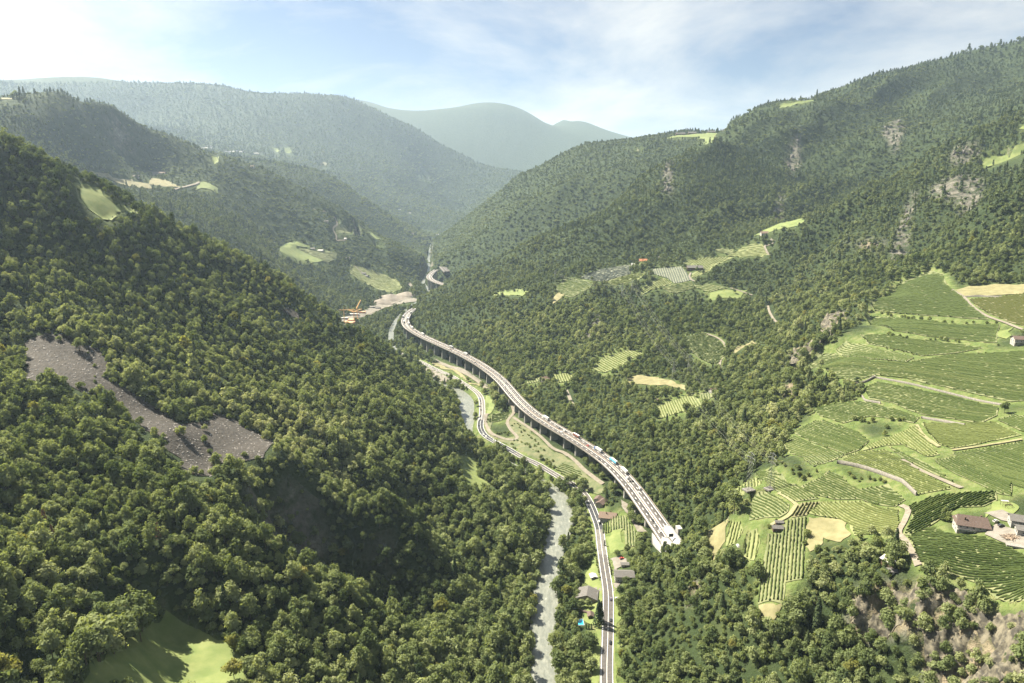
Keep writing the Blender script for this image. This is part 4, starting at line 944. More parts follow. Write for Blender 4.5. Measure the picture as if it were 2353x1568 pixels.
def tree_points():
    rs = np.random.RandomState(3); out = []
    for r0, r1, sp, far in ((200, 520, 4.3, 0), (520, 850, 4.7, 0), (850, 1400, 5.9, 0), (1400, 2300, 8.8, 1), (2300, 3600, 13, 1), (3600, 7200, 22, 1)):
        amax = .74; xm = r1 * math.sin(amax)
        gx, gy = np.meshgrid(np.arange(-xm, xm, sp), np.arange(r0 * .7, r1, sp))
        x = (gx + rs.uniform(-.48, .48, gx.shape) * sp).ravel(); y = (gy + rs.uniform(-.48, .48, gy.shape) * sp).ravel()
        r = np.hypot(x, y); m = (r >= r0) & (r < r1) & (np.abs(np.arctan2(x, y)) < amax)
        x, y, r = x[m], y[m], r[m]
        out.append(np.c_[x, y, np.full(len(x), sp), np.full(len(x), far)])
    P = np.concatenate(out); x, y = P[:, 0], P[:, 1]; r = np.hypot(x, y)
    ok = np.ones(len(P), bool)
    for kd, poly in nt_polys: 
        i = inside(poly, x, y)
        if kd == 'scree': i &= rs.rand(len(i)) < .975
        ok &= ~i
    for poly in open_polys: ok &= ~(inside(poly, x, y) & (rs.rand(len(x)) < .985))
    for ln, wd, _ in lanes:
        d, _, _ = line_dist(ln, x, y, 12); ok &= d > wd * .5 + 2.2 + .0022 * r
    d, _, _ = line_dist(road, x, y, 20); ok &= d > 8.5
    d, _, _ = line_dist(deck, x, y, 20); ok &= d > 11.5
    d, _, _ = line_dist(deck2, x, y, 30); ok &= d > 14
    d, _, _ = line_dist(far_river, x, y, 30); ok &= d > 7
    rp = np.concatenate([rivL[:, :2] - cross[:, :2] * 1, (rivR[:, :2] + cross[:, :2] * 1)[::-1]]); ok &= ~inside(rp, x, y)
    P, x, y, r = P[ok], x[ok], y[ok], r[ok]
    # steep rock and crags carry few trees
    cm = G.sample(x, y, crag_mask); e = 3.0 + .004 * r
    sx_ = (ground_z(x + e, y) - ground_z(x - e, y)) / (2 * e); sy_ = (ground_z(x, y + e) - ground_z(x, y - e)) / (2 * e); sl = np.hypot(sx_, sy_)
    keep = (rs.rand(len(x)) > cm * np.where(G.sample(x, y, warm_mask) > .3, .34, .8)) & (rs.rand(len(x)) > np.clip((sl - 1.5) * .8, 0, .45))
    stand = fbm(x / 70, y / 70, 3, 31)
    keep &= rs.rand(len(x)) < np.clip(.6 + (stand - .25) * 3.2, .82, 1)
    # only what can be seen from about here, with a margin for a step to the side
    el = np.maximum.accumulate(np.arctan2(G.Z - HC, np.hypot(G.X, G.Y)), axis=0)
    hor = G.sample(x, y, np.concatenate([el[:1], el[:-1]]))
    keep &= np.arctan2(ground_z(x, y) + 26 - HC, r) > hor
    # field edges, banks and the tall piers stay clear of trees that would screen them
    hgt = 6.5 * np.where(P[:, 2] > 12, 1.2, 1)
    uu, vv, _ = pix(np.c_[x, y, ground_z(x, y) + hgt]); u2, v2, _ = pix(np.c_[x, y, ground_z(x, y) + hgt * .45])
    for poly in clear_px: keep &= ~((inside(poly, uu, vv) | inside(poly, u2, v2)) & (rs.rand(len(x)) < .96))
    P, x, y, r, sl, stand = P[keep], x[keep], y[keep], r[keep], sl[keep], stand[keep]
    n = len(P); u = rs.rand(n)
    alt = ground_z(x, y)
    con = np.clip(.19 + (fbm(x / 160, y / 160, 3, 77) - .5) * 1.0 + (alt - 330) / 700 + np.clip(np.abs(sl) - .8, 0, .5) * .3, .03, .85)
    far = P[:, 3] > 0
    idx = np.where(u < con * .55, 6 + rs.randint(0, 2, n), np.where(u < con, 8 + rs.randint(0, 2, n), rs.randint(0, 6, n)))
    v = rs.rand(n)
    scrub = (x > 40) & (r > 430) & (r < 1250); idx = np.where((idx < 6) & scrub & (rs.rand(n) < .45), 10 + rs.randint(0, 2, n), idx)
    thin = (stand < .36); idx = np.where((idx < 6) & ((v < .2) | (thin & (v < .55))), 10 + rs.randint(0, 2, n), idx)
    idx = np.where((idx < 6) & (v > .991), 12, idx); idx = np.where((idx < 10) & (v > .9965), 13, idx)
    fi = np.where(idx < 6, 14 + rs.randint(0, 4, n), np.where(idx < 10, 18 + rs.randint(0, 2, n), np.where(idx < 12, 20 + rs.randint(0, 2, n), 14)))
    idx = np.where(far, fi, idx)
    dfl, _, _ = line_dist(np.concatenate([rivM, far_river]), x, y, 120)
    sc = np.exp(rs.normal(-.12, .30, n)).clip(.42, 1.7) * (.66 + .5 * fbm(x / 45, y / 45, 2, 99)) * .94 * np.where(P[:, 2] > 12, np.clip(P[:, 2] / 10.5, 1, 1.9), 1.0)
    sc *= np.where(dfl < 45, 1.15, 1)
    big = P[:, 2] > 20; sc = np.where(big, sc * 1.15, sc)
    sz = sc * rs.uniform(.78, 1.38, n); sz = np.where(P[:, 2] > 12, sz * .55, sz)
    z = alt - .4
    return x, y, z, idx, sc, sz, rs.uniform(0, 6.283, n)
tx, ty, tz, ti, ts_, tsz, tr_ = tree_points()
tu, tv, tt = pix(np.c_[tx, ty, tz + 5 * tsz])
print('TREES', len(tx))

def scatter(name, x, y, z, idx, sc, sz, rot, coll):
    me = bpy.data.meshes.new(name); me.vertices.add(len(x)); me.vertices.foreach_set('co', np.stack([x, y, z], 1).astype(np.float32).ravel())
    for nm, tp, arr in (('kind_index', 'INT', idx.astype(np.int32)), ('size', 'FLOAT_VECTOR', np.stack([sc, sc, sz], 1).astype(np.float32).ravel()), ('turn', 'FLOAT', rot.astype(np.float32))):
        a = me.attributes.new(nm, tp, 'POINT'); a.data.foreach_set('vector' if tp == 'FLOAT_VECTOR' else 'value', arr)
    o = link(bpy.data.objects.new(name, me)); tag(o, kind='stuff')
    ng = bpy.data.node_groups.new(name, 'GeometryNodeTree')
    ng.interface.new_socket('Geometry', in_out='INPUT', socket_type='NodeSocketGeometry'); ng.interface.new_socket('Geometry', in_out='OUTPUT', socket_type='NodeSocketGeometry')
    N = ng.nodes; L = ng.links; gi = N.new('NodeGroupInput'); go = N.new('NodeGroupOutput')
    ci = N.new('GeometryNodeCollectionInfo'); ci.inputs[0].default_value = coll; ci.inputs['Separate Children'].default_value = True; ci.inputs['Reset Children'].default_value = True
    ip = N.new('GeometryNodeInstanceOnPoints'); ip.inputs['Pick Instance'].default_value = True
    def at(nm, tp):
        n = N.new('GeometryNodeInputNamedAttribute'); n.data_type = tp; n.inputs['Name'].default_value = nm; return n.outputs[0]
    cx = N.new('ShaderNodeCombineXYZ'); L.new(at('turn', 'FLOAT'), cx.inputs[2])
    er = N.new('FunctionNodeEulerToRotation'); L.new(cx.outputs[0], er.inputs[0])
    L.new(gi.outputs[0], ip.inputs['Points']); L.new(ci.outputs[0], ip.inputs['Instance']); L.new(at('kind_index', 'INT'), ip.inputs['Instance Index'])
    L.new(er.outputs[0], ip.inputs['Rotation']); L.new(at('size', 'FLOAT_VECTOR'), ip.inputs['Scale']); L.new(ip.outputs[0], go.inputs[0])
    md = o.modifiers.new('woods', 'NODES'); md.node_group = ng
    return o

# the trees that show largest stand on their own
inview = (tu > -10) & (tu < 2362) & (tv > 0) & (tv < 1580) & (ti < 14)
showing = np.where(inview, ts_ / np.maximum(tt, 1), 0)
_, tcast = G.cast(tu[inview], tv[inview], n=400)
vis = np.zeros(len(tx), bool); vis[np.where(inview)[0]] = tcast > tt[inview] * .985
own = np.argsort(-showing * vis)[:255]
rest = np.ones(len(tx), bool); rest[own] = False
scatter('forest', tx[rest], ty[rest], tz[rest], ti[rest], ts_[rest], tsz[rest], tr_[rest], stock)

NAMES = {'broadleaf': ('broadleaf_tree', 'tree'), 'bush': ('bush', 'bush'), 'conifer': ('spruce_tree', 'tree'), 'pine': ('pine_tree', 'tree'), 'golden': ('yellowing_tree', 'tree'), 'dead_conifer': ('dead_conifer', 'tree'), 'cypress': ('cypress', 'tree')}
def plant(kind, x, y, s=1.0, sz=None, rz=0.0, label=None, group=None, z=None):
    crown, trunk, h, r = KINDS[kind]; base = kind.rsplit('_', 1)[0]; nm, cat = NAMES[base]
    e = empty(nm, (x, y, float(ground_z(x, y)) - .3 if z is None else z), rz); e.scale = (s, s, sz or s)
    link(bpy.data.objects.new('crown', crown), e); link(bpy.data.objects.new('trunk', trunk), e)
    tag(e, label, cat, group); return e
STK = ['broadleaf_0', 'broadleaf_1', 'broadleaf_2', 'broadleaf_3', 'broadleaf_4', 'broadleaf_5', 'conifer_0', 'conifer_1', 'pine_0', 'pine_1', 'bush_0', 'bush_1', 'golden_0', 'dead_conifer_0']
LOOK = {'broadleaf': 'green round-crowned tree', 'bush': 'low bushy thicket', 'conifer': 'dark pointed spruce', 'pine': 'dark layered pine', 'golden': 'yellow-tinged leafy tree', 'dead_conifer': 'brown dead conifer'}
MARKS = [(350, 1420, 'at the dark upper edge of the shaded meadow'), (220, 1520, 'at the left side of the shaded meadow'), (520, 1500, 'at the right side of the shaded meadow'), (60, 1520, 'in the lower left corner of the wood'), (90, 1380, 'on the far left slope above the corner'), (230, 1330, 'on the slope above the shaded meadow'),
         (100, 1220, 'on the far left slope under the scree'), (330, 1200, 'below the tip of the scree'), (480, 1280, 'between the scree and the dark ravine'), (600, 1400, 'on the wooded rib right of the shaded meadow'), (760, 1350, 'on the crest over the dark ravine'), (700, 1500, 'on the near side of the wooded rib'), (860, 1480, 'on the lower end of the wooded rib'),
         (1000, 1500, 'at the foot of the wooded rib'), (1100, 1420, 'in the hollow left of the river trees'), (1190, 1480, 'on the left river bank near the bottom edge'), (1200, 1330, 'on the left river bank, farther upstream'), (1310, 1500, 'between river and road near the bottom edge'), (1310, 1330, 'between river and road opposite the gabled house'), (1300, 1200, 'between river and the shaded road'),
         (1460, 1510, 'right of the road near the bottom edge'), (1480, 1380, 'right of the road behind the gravel yard'), (1580, 1480, 'on the slope right of the road, lower part'), (1600, 1340, 'on the slope under the tunnel mouths'), (1700, 1500, 'below the rectangular vineyard'), (1820, 1470, 'between the rectangular vineyard and the crags'), (1930, 1320, 'on the wooded knoll'), (1950, 1510, 'left of the sandy crags'), (2060, 1400, 'on top of the sandy crags'),
         (2100, 1510, 'in the middle of the sandy crags'), (2260, 1500, 'at the right end of the sandy crags'), (2290, 1410, 'between the crags and the large vineyard')]
for i in own:
    k = STK[ti[i]]; b = k.rsplit('_', 1)[0]; u, v = tu[i], tv[i]
    where = min(MARKS, key=lambda m: math.hypot(u - m[0], v - m[1]))[2]; sq = ts_[i] * (.8 if b in ('bush',) else 1); big = 'large ' if sq > 1.25 else ('small ' if sq < .95 else '')
    where = where if not big else where
    lb = big + LOOK[b] + ' ' + where
    plant(k, tx[i], ty[i], ts_[i], tsz[i], tr_[i], lb, lb.replace(big + LOOK[b], {'bush': 'thickets', 'conifer': 'spruces', 'pine': 'pines', 'golden': 'yellowing trees', 'dead_conifer': 'dead conifers', 'broadleaf': 'green trees'}[b]), z=tz[i])
# ------------------------------------------------------------------ vine rows
VL = [leaf_mat('vine_leaves', [(.045, .066, .024), (.07, .098, .034), (.10, .13, .048), (.14, .165, .066)], .01, .4, .8),
      leaf_mat('bright_vine_leaves', [(.08, .10, .035), (.11, .135, .048), (.145, .17, .064), (.18, .20, .08)], .01, .4, .8),
      leaf_mat('dull_vine_leaves', [(.05, .065, .02), (.075, .085, .028), (.10, .11, .04)], .01, .4, .8),
      leaf_mat('netted_vines', [(.07, .085, .075), (.09, .105, .092), (.12, .13, .12)], .01, .2, .8)]

def row_mesh(A, B, step, w, h, rs):
    """one trellised row from A to B: a ragged hedge of leaf clumps on posts"""
    L_ = np.hypot(*(B - A)); n = max(2, int(L_ / step) + 1); f = np.linspace(0, 1, n)
    d = (B - A) / L_; nr = np.array([d[1], -d[0]])
    c = A + (B - A) * f[:, None] + nr * rs.normal(0, .10, (n, 1)); z = ground_z(c[:, 0], c[:, 1]) + .1
    hh = h * rs.uniform(.72, 1.12, n); gap = rs.rand(n) < .03; hh[gap] *= .35
    ww = w * rs.uniform(.7, 1.25, n)
    sec = []
    for a, b in ((-.42, .12), (-.5, .62), (-.18, 1.0), (.22, .96), (.5, .6), (.42, .12)):
        o = nr * (a * ww[:, None] * rs.uniform(.8, 1.2, (n, 1)))
        sec.append(np.c_[c + o, z + b * hh * rs.uniform(.85, 1.12, n)])
    V = np.stack(sec, 1).reshape(-1, 3); k = 6
    i = np.arange(n - 1)[:, None] * k + np.arange(k - 1)[None]
    Fq = np.stack([i, i + 1, i + 1 + k, i + k], -1).reshape(-1, 4)
    ends = np.array([[0, 5, 4, 1], [1, 4, 3, 2]]); ends = np.concatenate([ends, ends[:, ::-1] + (n - 1) * k])
    return V, np.concatenate([Fq[:, ::-1], ends])

def clip_rows(poly, d, sp, rs):
    n = np.array([d[1], -d[0]]); s = poly @ n; rows = []
    o = s.min() + sp * .6
    while o < s.max():
        hits = []
        for a, b in zip(poly, np.roll(poly, -1, 0)):
            sa, sb = a @ n - o, b @ n - o
            if sa * sb < 0: hits.append((a + (b - a) * sa / (sa - sb)) @ d)
        hits.sort()
        for a, b in zip(hits[::2], hits[1::2]):
            if b - a > sp * 2.2:
                a += rs.uniform(.3, 1.6); b -= rs.uniform(.3, 1.6)
                rows.append((n * o + d * a, n * o + d * b))
        o += sp
    return rows

allrows = []
rsv = np.random.RandomState(5)
for f, poly in fields:
    if f[0] != 'vineyard': continue
    c = px(f[1], f[2]).mean(0); dv = np.array(f[3], float); dv /= np.hypot(*dv)
    Pc, _ = coarse.cast([c[0] - dv[0] * 14, c[0] + dv[0] * 14], [c[1] - dv[1] * 14, c[1] + dv[1] * 14])
    d = Pc[1, :2] - Pc[0, :2]; d /= np.hypot(*d)
    r0 = np.hypot(*poly.mean(0))
    for A, B in clip_rows(poly, d, f[4], rsv):
        mid = (A + B) / 2; r = np.hypot(*mid)
        allrows.append((np.hypot(*(B - A)) * 1.0 / r ** 2, A, B, f, r))
allrows.sort(key=lambda a: -a[0])
print('ROWS', len(allrows), sum(np.hypot(*(r[2] - r[1])) for r in allrows))
TINT = {0: 'dark green', 1: 'light green', 2: 'brownish green', 3: 'grey netted'}
byrest = {}
for k, (_, A, B, f, r) in enumerate(allrows):
    sp = f[4]; far = r > 1000
    V, Fq = row_mesh(A, B, max(1.1, r * .0026), sp * (.37 if not far else .45), 1.9 if not far else 2.3, rsv)
    if k < 285:
        o = link(bpy.data.objects.new('vine_row', mesh_np('vine_row', V - np.r_[A, 0], Fq, [VL[f[5]]]))); o.location = (A[0], A[1], 0)
        tag(o, '%s vine row in the %s' % (TINT[f[5]], f[6]), 'vine row', 'vine rows in the ' + f[6])
    else: byrest.setdefault(f[5], []).append((V, Fq))
for t_, lst in byrest.items():
    off = 0; Vs = []; Fs = []
    for V, Fq in lst: Vs.append(V); Fs.append(Fq + off); off += len(V)
    o = link(bpy.data.objects.new('vineyard_rows', mesh_np('vineyard_rows', np.concatenate(Vs), np.concatenate(Fs), [VL[t_]]))); tag(o, kind='stuff')

# hedges, single trees and bushes one can point to
def spot(view, x, y):
    p = px(view, [[x, y]])
    for k in range(30):
        P, T = coarse.cast(p[:, 0], p[:, 1] + k)
        if T[0] < 8000: break
    return P[0, 0], P[0, 1]
HEDGES = [('B', '640,1520 720,1420 800,1360 900,1270 1010,1190 1120,1120', 15, 1.75, 'tall tree at the shaded upper left edge of the lower meadow', 'tall trees along the shaded meadow'),
          ('A', '300,290 420,350 560,410 690,450 700,590 840,700 1000,770', 16, .9, 'bush on the upper edge of the scree', 'bushes on the upper edge of the scree'), ('A', '1150,870 1340,830 1500,860 1700,975 1790,1020', 10, .9, 'bush on the far edge of the scree', 'bushes on the far edge of the scree'),
          ('A', '300,620 480,650 560,700 720,740 830,850 900,940 1040,1010 1060,1090', 15, 1.0, 'bush on the near edge of the scree', 'bushes on the near edge of the scree'), ('A', '1200,1230 1360,1200 1380,1130 1560,1110 1690,1100', 9, 1.0, 'bush at the foot of the scree', 'bushes at the foot of the scree'), ('A', '560,400 640,560 760,640 500,560', 4, .5, 'little shrub growing on the bare scree', 'shrubs on the bare scree'),
          ('R', '1285,545 1420,552 1600,578 1750,595 1900,603 2060,600 2200,606', 17, 1.0, 'bush in the long hedge under the topmost terrace', 'bushes of the long hedge'),
          ('R', '1405,668 1440,685 1520,700 1560,712', 6, .8, 'bush in the broken hedge between two narrow terraces', 'bushes of the broken hedge'), ('R', '1700,718 1790,722 1850,725 1920,735', 7, .8, 'bush in the short hedge above the brown vines', 'bushes of the short hedge'),
          ('R', '1340,765 1430,785 1500,800 1600,828', 5, .5, 'low bush along the sandy bank below the narrow terrace', 'bushes along the sandy bank'),
          ('R', '1190,1268 1250,1275 1300,1290', 7, .85, 'dark bush on the scrubby bank over the striped plot', 'bushes on the scrubby bank'), ('R', '1420,1268 1480,1272 1530,1280', 5, .7, 'dark bush beside the stone steps', 'bushes beside the stone steps'),
          ('N', '350,262 400,300 440,330 480,345 520,318 545,312', 14, .62, 'scrub bush on the dry bank behind the pylons', 'scrub on the dry bank'), ('N', '650,322 690,340 740,345 780,352 820,362', 10, .6, 'scrub bush on the rubble bank under the tall wall', 'scrub on the rubble bank'),
          ('N', '440,305 470,345 500,330', 5, .7, 'dark thicket in the hollow behind the pylons', 'thickets in the hollow'),
          ('f', '960,560 1000,640 940,700 1020,740', 5, .8, 'round bush at the corner of the big farmhouse', 'bushes at the farmhouse corner'),
          ('6', '812,400 818,440 825,480 835,530 845,590 855,650 868,720', 16, .33, 'clipped bush in the hedge along the left road edge', 'clipped roadside hedge'),
          ('6', '932,500 945,560 955,610 962,655', 10, .3, 'small conifer in the hedge by the gravel yard', 'small conifers by the gravel yard'),
          ('6', '1030,950 1035,1020 1030,1100 1032,1180 1028,1230', 9, .5, 'bush in the hedge right of the road verge', 'hedge right of the road verge'),
          ('b', '300,960 290,1010 330,930', 4, .7, 'bush on the edge of the hedged plot', 'bushes on the edge of the hedged plot'),
          ('b', '430,1190 480,1215 560,1180 660,1190 640,1240', 9, .5, 'scrub bush inside the loop of the track', 'scrub inside the track loop'),
          ('b', '720,1060 800,1010 870,1090 930,1150 860,1200', 10, .55, 'bush on the slope between the track loop and the piers', 'bushes between track loop and piers'),
          ('b', '900,1250 1000,1230 1100,1300 1200,1390 1050,1420 950,1380 1250,1480 1100,1500 820,1330 700,1400 800,1450', 34, .55, 'grey-green scrub bush on the rough bank by the road', 'scrub on the rough bank'),
          ('b', '300,560 400,520 480,600 540,560 560,700 480,760', 12, 1.1, 'tall green tree beside the viaduct piers in the valley', 'valley trees beside the piers'),
          ('n', '600,150 650,190 700,260 800,340 820,380', 7, .9, 'tree at the foot of the near viaduct piers', 'trees at the foot of the piers'),
          ('n', '880,480 930,460 900,500', 3, 1.0, 'round tree in front of the near pier', 'round trees in front of the near pier'),
          ('n', '1090,670 1120,760 1160,800 1180,740', 6, 1.0, 'leafy tree under the near end of the viaduct', 'trees under the near end'),
          ('n', '460,420 520,400 560,470 600,430 470,520 520,560 600,570 540,640 500,700', 14, 1.1, 'leafy tree between the river and the road bend', 'trees between river and road bend')]
for vw, txt, cnt, s, lb, gp in HEDGES:
    p = px(vw, txt); P, _ = coarse.cast(p[:, 0], p[:, 1]); ln = resample(P, 1.0)
    for k in range(cnt):
        q = ln[int((k + .5) / cnt * (len(ln) - 1))]; sc = s * rnd.uniform(.7, 1.25); r = np.hypot(q[0], q[1])
        kind = 'conifer_%d' % (k % 2) if 'conifer' in lb else ('broadleaf_%d' % rnd.randrange(6) if 'tree' in lb else 'bush_%d' % (k % 2))
        j = .9 * s if 'clipped' in lb or 'conifer' in lb else 2.2 * s
        plant(kind, q[0] + rnd.gauss(0, j), q[1] + rnd.gauss(0, j), sc, sc * rnd.uniform(.85, 1.15), rnd.uniform(0, 6), lb, gp)
SINGLES = [('golden_0', 'B', 1745, 1545, 1.05, 'yellow-brown tree standing on the sunlit meadow'), ('golden_0', 'B', 1750, 1330, .85, 'yellowing tree at the dark wood edge above the meadow'),
           ('dead_conifer_0', 'B', 345, 450, 1.0, 'reddish dead conifer on the far left slope'), ('dead_conifer_0', 'B', 400, 530, .8, 'smaller reddish dead conifer below the first one'), ('dead_conifer_0', 'B', 1185, 500, .8, 'pale brown dead tree in the middle of the left wood'), ('dead_conifer_0', 'B', 1265, 250, .45, 'little brown dead tree just below the scree'),
           ('bush_0', 'A', 1160, 960, 1.35, 'round bush alone in the middle of the scree'), ('bush_1', 'A', 1310, 990, 1.1, 'second bush on the scree beside the round one'), ('broadleaf_2', 'A', 1315, 925, .5, 'slim little tree growing out of the scree'), ('bush_0', 'A', 1350, 1060, .7, 'small bush at the lower edge of the scree'),
           ('broadleaf_1', 'A', 515, 420, 1.0, 'lone tree at the top of the scree'), ('broadleaf_3', 'A', 355, 660, 1.1, 'spreading tree with bare trunks at the left scree edge'), ('bush_1', 'A', 615, 630, .5, 'pale little bush high on the scree'), ('broadleaf_0', 'A', 905, 900, .8, 'pale tree on the near edge of the scree'),
           ('broadleaf_4', 'R', 2215, 1225, .95, 'round green tree beside the right-hand field lane'), ('bush_0', '7', 860, 440, 1.0, 'dark bush at the side of the rectangular vineyard'), ('bush_1', '7', 845, 500, .7, 'smaller bush below the dark one by the vineyard'),
           ('broadleaf_5', '7', 1510, 600, 1.0, 'big dark tree beside the white-roofed house'), ('broadleaf_2', '7', 1410, 470, .85, 'dark tree by the bend of the white lane'), ('broadleaf_1', '7', 1300, 450, .8, 'bushy tree at the top of the wooded knoll'), ('bush_0', '7', 600, 390, .7, 'bush beside the small grey huts'), ('bush_1', '7', 650, 335, .4, 'thin bush behind the upper hut'),
           ('conifer_0', '6', 905, 395, .42, 'little dark spruce on the lawn by the road'), ('broadleaf_3', '6', 1015, 490, .62, 'dark round tree at the end of the lawn'), ('broadleaf_0', '6', 1100, 460, .5, 'dark tree at the corner of the valley vineyard'),
           ('conifer_1', '6', 850, 1090, 1.5, 'huge dark cypress-like conifer beside the road'), ('conifer_0', '6', 870, 1060, 1.2, 'dark conifer behind the huge one by the road'), ('broadleaf_4', '6', 1080, 750, .8, 'dark tree beside the grey-roofed roadside house'), ('broadleaf_2', '6', 1020, 930, .7, 'round dark tree on the right road verge'), ('broadleaf_5', '6', 1060, 910, .6, 'smaller round tree behind the verge shed'),
           ('cypress_0', '6', 747, 1110, 1.0, 'first of three small cypresses behind the pool, nearest the pool'), ('cypress_0', '6', 770, 1112, 1.0, 'middle one of three small cypresses behind the pool'), ('cypress_0', '6', 793, 1114, 1.0, 'last of three small cypresses behind the pool, nearest the conifer'),
           ('broadleaf_0', '6', 700, 930, .75, 'dark tree in front of the grey-gabled house'), ('broadleaf_1', '6', 760, 930, .75, 'dark tree between the house and the pool shed'), ('broadleaf_3', '6', 790, 1280, 1.25, 'big green tree beside the bottom stretch of road'), ('broadleaf_5', '6', 680, 1300, 1.1, 'green tree between the river and the bottom stretch of road'), ('broadleaf_2', '6', 620, 980, 1.1, 'big pale tree by the river beside the pool garden'),
           ('broadleaf_4', '6', 650, 1440, 1.2, 'broad tree by the river at the bottom edge'), ('broadleaf_0', '6', 790, 1480, 1.1, 'broad tree by the road at the bottom edge'), ('broadleaf_1', '6', 700, 330, .95, 'dark tree between the river and the shaded road'), ('broadleaf_2', '6', 680, 180, 1.0, 'pale tree opposite the brown-roofed house'),
           ('broadleaf_5', 'E', 1645, 515, .9, 'round tree alone on the round meadow'), ('broadleaf_3', 'E', 815, 300, 1.5, 'big dark tree below the orange-roofed house'), ('conifer_0', '3', 1376, 92, 2.2, 'lone dark tree on the skyline by the high meadow'),
           ('conifer_0', '1', 135, 655, 2.0, 'tall dark conifer on the left skyline'), ('conifer_1', '1', 160, 655, 1.9, 'second dark conifer on the left skyline'), ('broadleaf_0', '1', 80, 642, 1.8, 'round tree on the left skyline beside the pasture'), ('broadleaf_1', '1', 108, 648, 2.0, 'broad tree on the left skyline next to the conifers')]
for kd, vw, x, y, s, lb in SINGLES:
    X_, Y_ = spot(vw, x, y); plant(kd, X_, Y_, s * 1.1, None, rnd.uniform(0, 6), lb)
# ------------------------------------------------------------------ viaduct
M['pier'] = mat('pier_concrete', (.20, .197, .185), (.29, .283, .265), .25, detail=8)
M['deck_asphalt'] = mat('motorway_asphalt', (.058, .054, .051), (.082, .076, .072), .4, detail=5, rough=.9)
M['rail'] = mat('weathered_rail', (.16, .125, .10), (.24, .19, .15), .6, rough=.7)
M['dark'] = mat('dark_paint', (.02, .02, .022), rough=.6)  # dark panels and machine, also the painted darkness inside the tunnels
M['steel'] = mat('galvanised_steel', (.22, .23, .22), rough=.5, metal=.4)
HW = 9.6

def extrude(name, line, prof, m, parent, closed=True, zoff=0.0):
    """sweep a cross profile of (lateral, height) points along a line"""
    L_ = np.asarray(line); t = np.gradient(L_[:, :2], axis=0); t /= np.linalg.norm(t, axis=1)[:, None]
    nr = np.stack([t[:, 1], -t[:, 0]], 1); k = len(prof)
    V = np.stack([np.c_[L_[:, :2] + nr * a, L_[:, 2] + h + zoff] for a, h in prof], 1).reshape(-1, 3)
    n = len(L_); kk = k if closed else k - 1
    i = np.arange(n - 1)[:, None] * k; j = np.arange(kk)[None]; jn = (j + 1) % k
    Fq = np.stack([i + j, i + jn, i + k + jn, i + k + j], -1).reshape(-1, 4)
    return link(bpy.data.objects.new(name, mesh_np(name, V, Fq, [m])), parent)

def boxprof(a, b, z0, z1): return [(a, z0), (b, z0), (b, z1), (a, z1)]

def viaduct(line, label, piers, pw, group=None, full=True):
    root = empty('viaduct', tuple(line[len(line) // 2])); inv = -Vector(line[len(line) // 2])
    tag(root, label, 'viaduct', group); parts = []
    W = HW
    parts.append(extrude('deck', line, [(-W, -.1), (-W, -.75), (-W * .62, -1.2), (-W * .55, -2.6), (W * .55, -2.6), (W * .62, -1.2), (W, -.75), (W, -.1)], M['concrete'], root))
    for a, b in ((-W + .5, -.5), (.5, W - .5)): parts.append(extrude('carriageway', line, boxprof(a, b, -.3, 0), M['deck_asphalt'], root))
    for a, b in ((-W - .02, -W + .45), (W - .45, W + .02)): parts.append(extrude('parapet', line, boxprof(a, b, -.9, .75), M['concrete'], root))
    parts.append(extrude('median_barrier', line, boxprof(-.45, .45, -.2, .85), M['rail'], root))
    parts.append(extrude('guard_rail', line, boxprof(-W + .1, -W + .3, .76, 1.25), M['rail'], root)); parts.append(extrude('guard_rail', line, boxprof(W - .3, W - .1, .76, 1.2), M['rail'], root))
    for lat in (-8.0, -1.25, 1.25, 8.0): parts.append(ribbon('edge_line', line, lat - .24, lat + .24, M['paint'], .02, root, follow=False))
    if full:
        Ls = np.hypot(*np.diff(line[:, :2], axis=0).T).sum()
        for lat in (-4.6, 4.6):
            V, Fq = dashes(line, 5, Ls, 4.5, 7.0, .42, lat, .025)
            parts.append(link(bpy.data.objects.new('lane_dashes', mesh_np('lane_dashes', V, Fq[:, ::-1] if np.cross(V[Fq[0, 1]] - V[Fq[0, 0]], V[Fq[0, 3]] - V[Fq[0, 0]])[2] < 0 else Fq, [M['paint']])), root))
        # hatched verge at the near end
        V, Fq = dashes(line, Ls - 95, Ls - 6, .5, 1.3, .9, 8.6, .025)
        parts.append(link(bpy.data.objects.new('hatching', mesh_np('hatching', V, Fq[:, ::-1] if np.cross(V[Fq[0, 1]] - V[Fq[0, 0]], V[Fq[0, 3]] - V[Fq[0, 0]])[2] < 0 else Fq, [M['paint']])), root))
    t = np.gradient(line[:, :2], axis=0)
    for i in piers:
        a = math.atan2(t[i, 1], t[i, 0]); x, y, z = line[i]; g = float(min(ground_z(x, y), *(ground_z(x + dx_, y + dy_) for dx_, dy_ in ((5, 0), (-5, 0), (0, 5), (0, -5))))) - 3
        mb = MB(); H = z - 2.6 - g; n2 = 10; sec = []
        for zz, k in ((g, 1.06), (z - 6.5, 1.0), (z - 2.65, 1.12)):
            for j in range(n2):
                w = 2 * math.pi * j / n2; ca, sa = math.cos(w), math.sin(w)
                lx = 2.3 * k * math.copysign(abs(ca) ** .5, ca) * (1 if k < 1.1 else 1.0); ly = pw * k * math.copysign(abs(sa) ** .35, sa)
                sec.append((x + lx * math.cos(a) - ly * math.sin(a), y + lx * math.sin(a) + ly * math.cos(a), zz))
        fs = [(q * n2 + j, q * n2 + (j + 1) % n2, (q + 1) * n2 + (j + 1) % n2, (q + 1) * n2 + j) for q in range(2) for j in range(n2)] + [tuple(range(2 * n2, 3 * n2))]
        mb.add(sec, fs); parts.append(mb.build('pier', M['pier'], root))
    for p in parts: p.matrix_parent_inverse = Matrix.Translation(inv)
    return root
du, dv_, dt_ = pix(deck)
dn = np.gradient(deck[:, :2], axis=0); dn /= np.linalg.norm(dn, axis=1)[:, None]
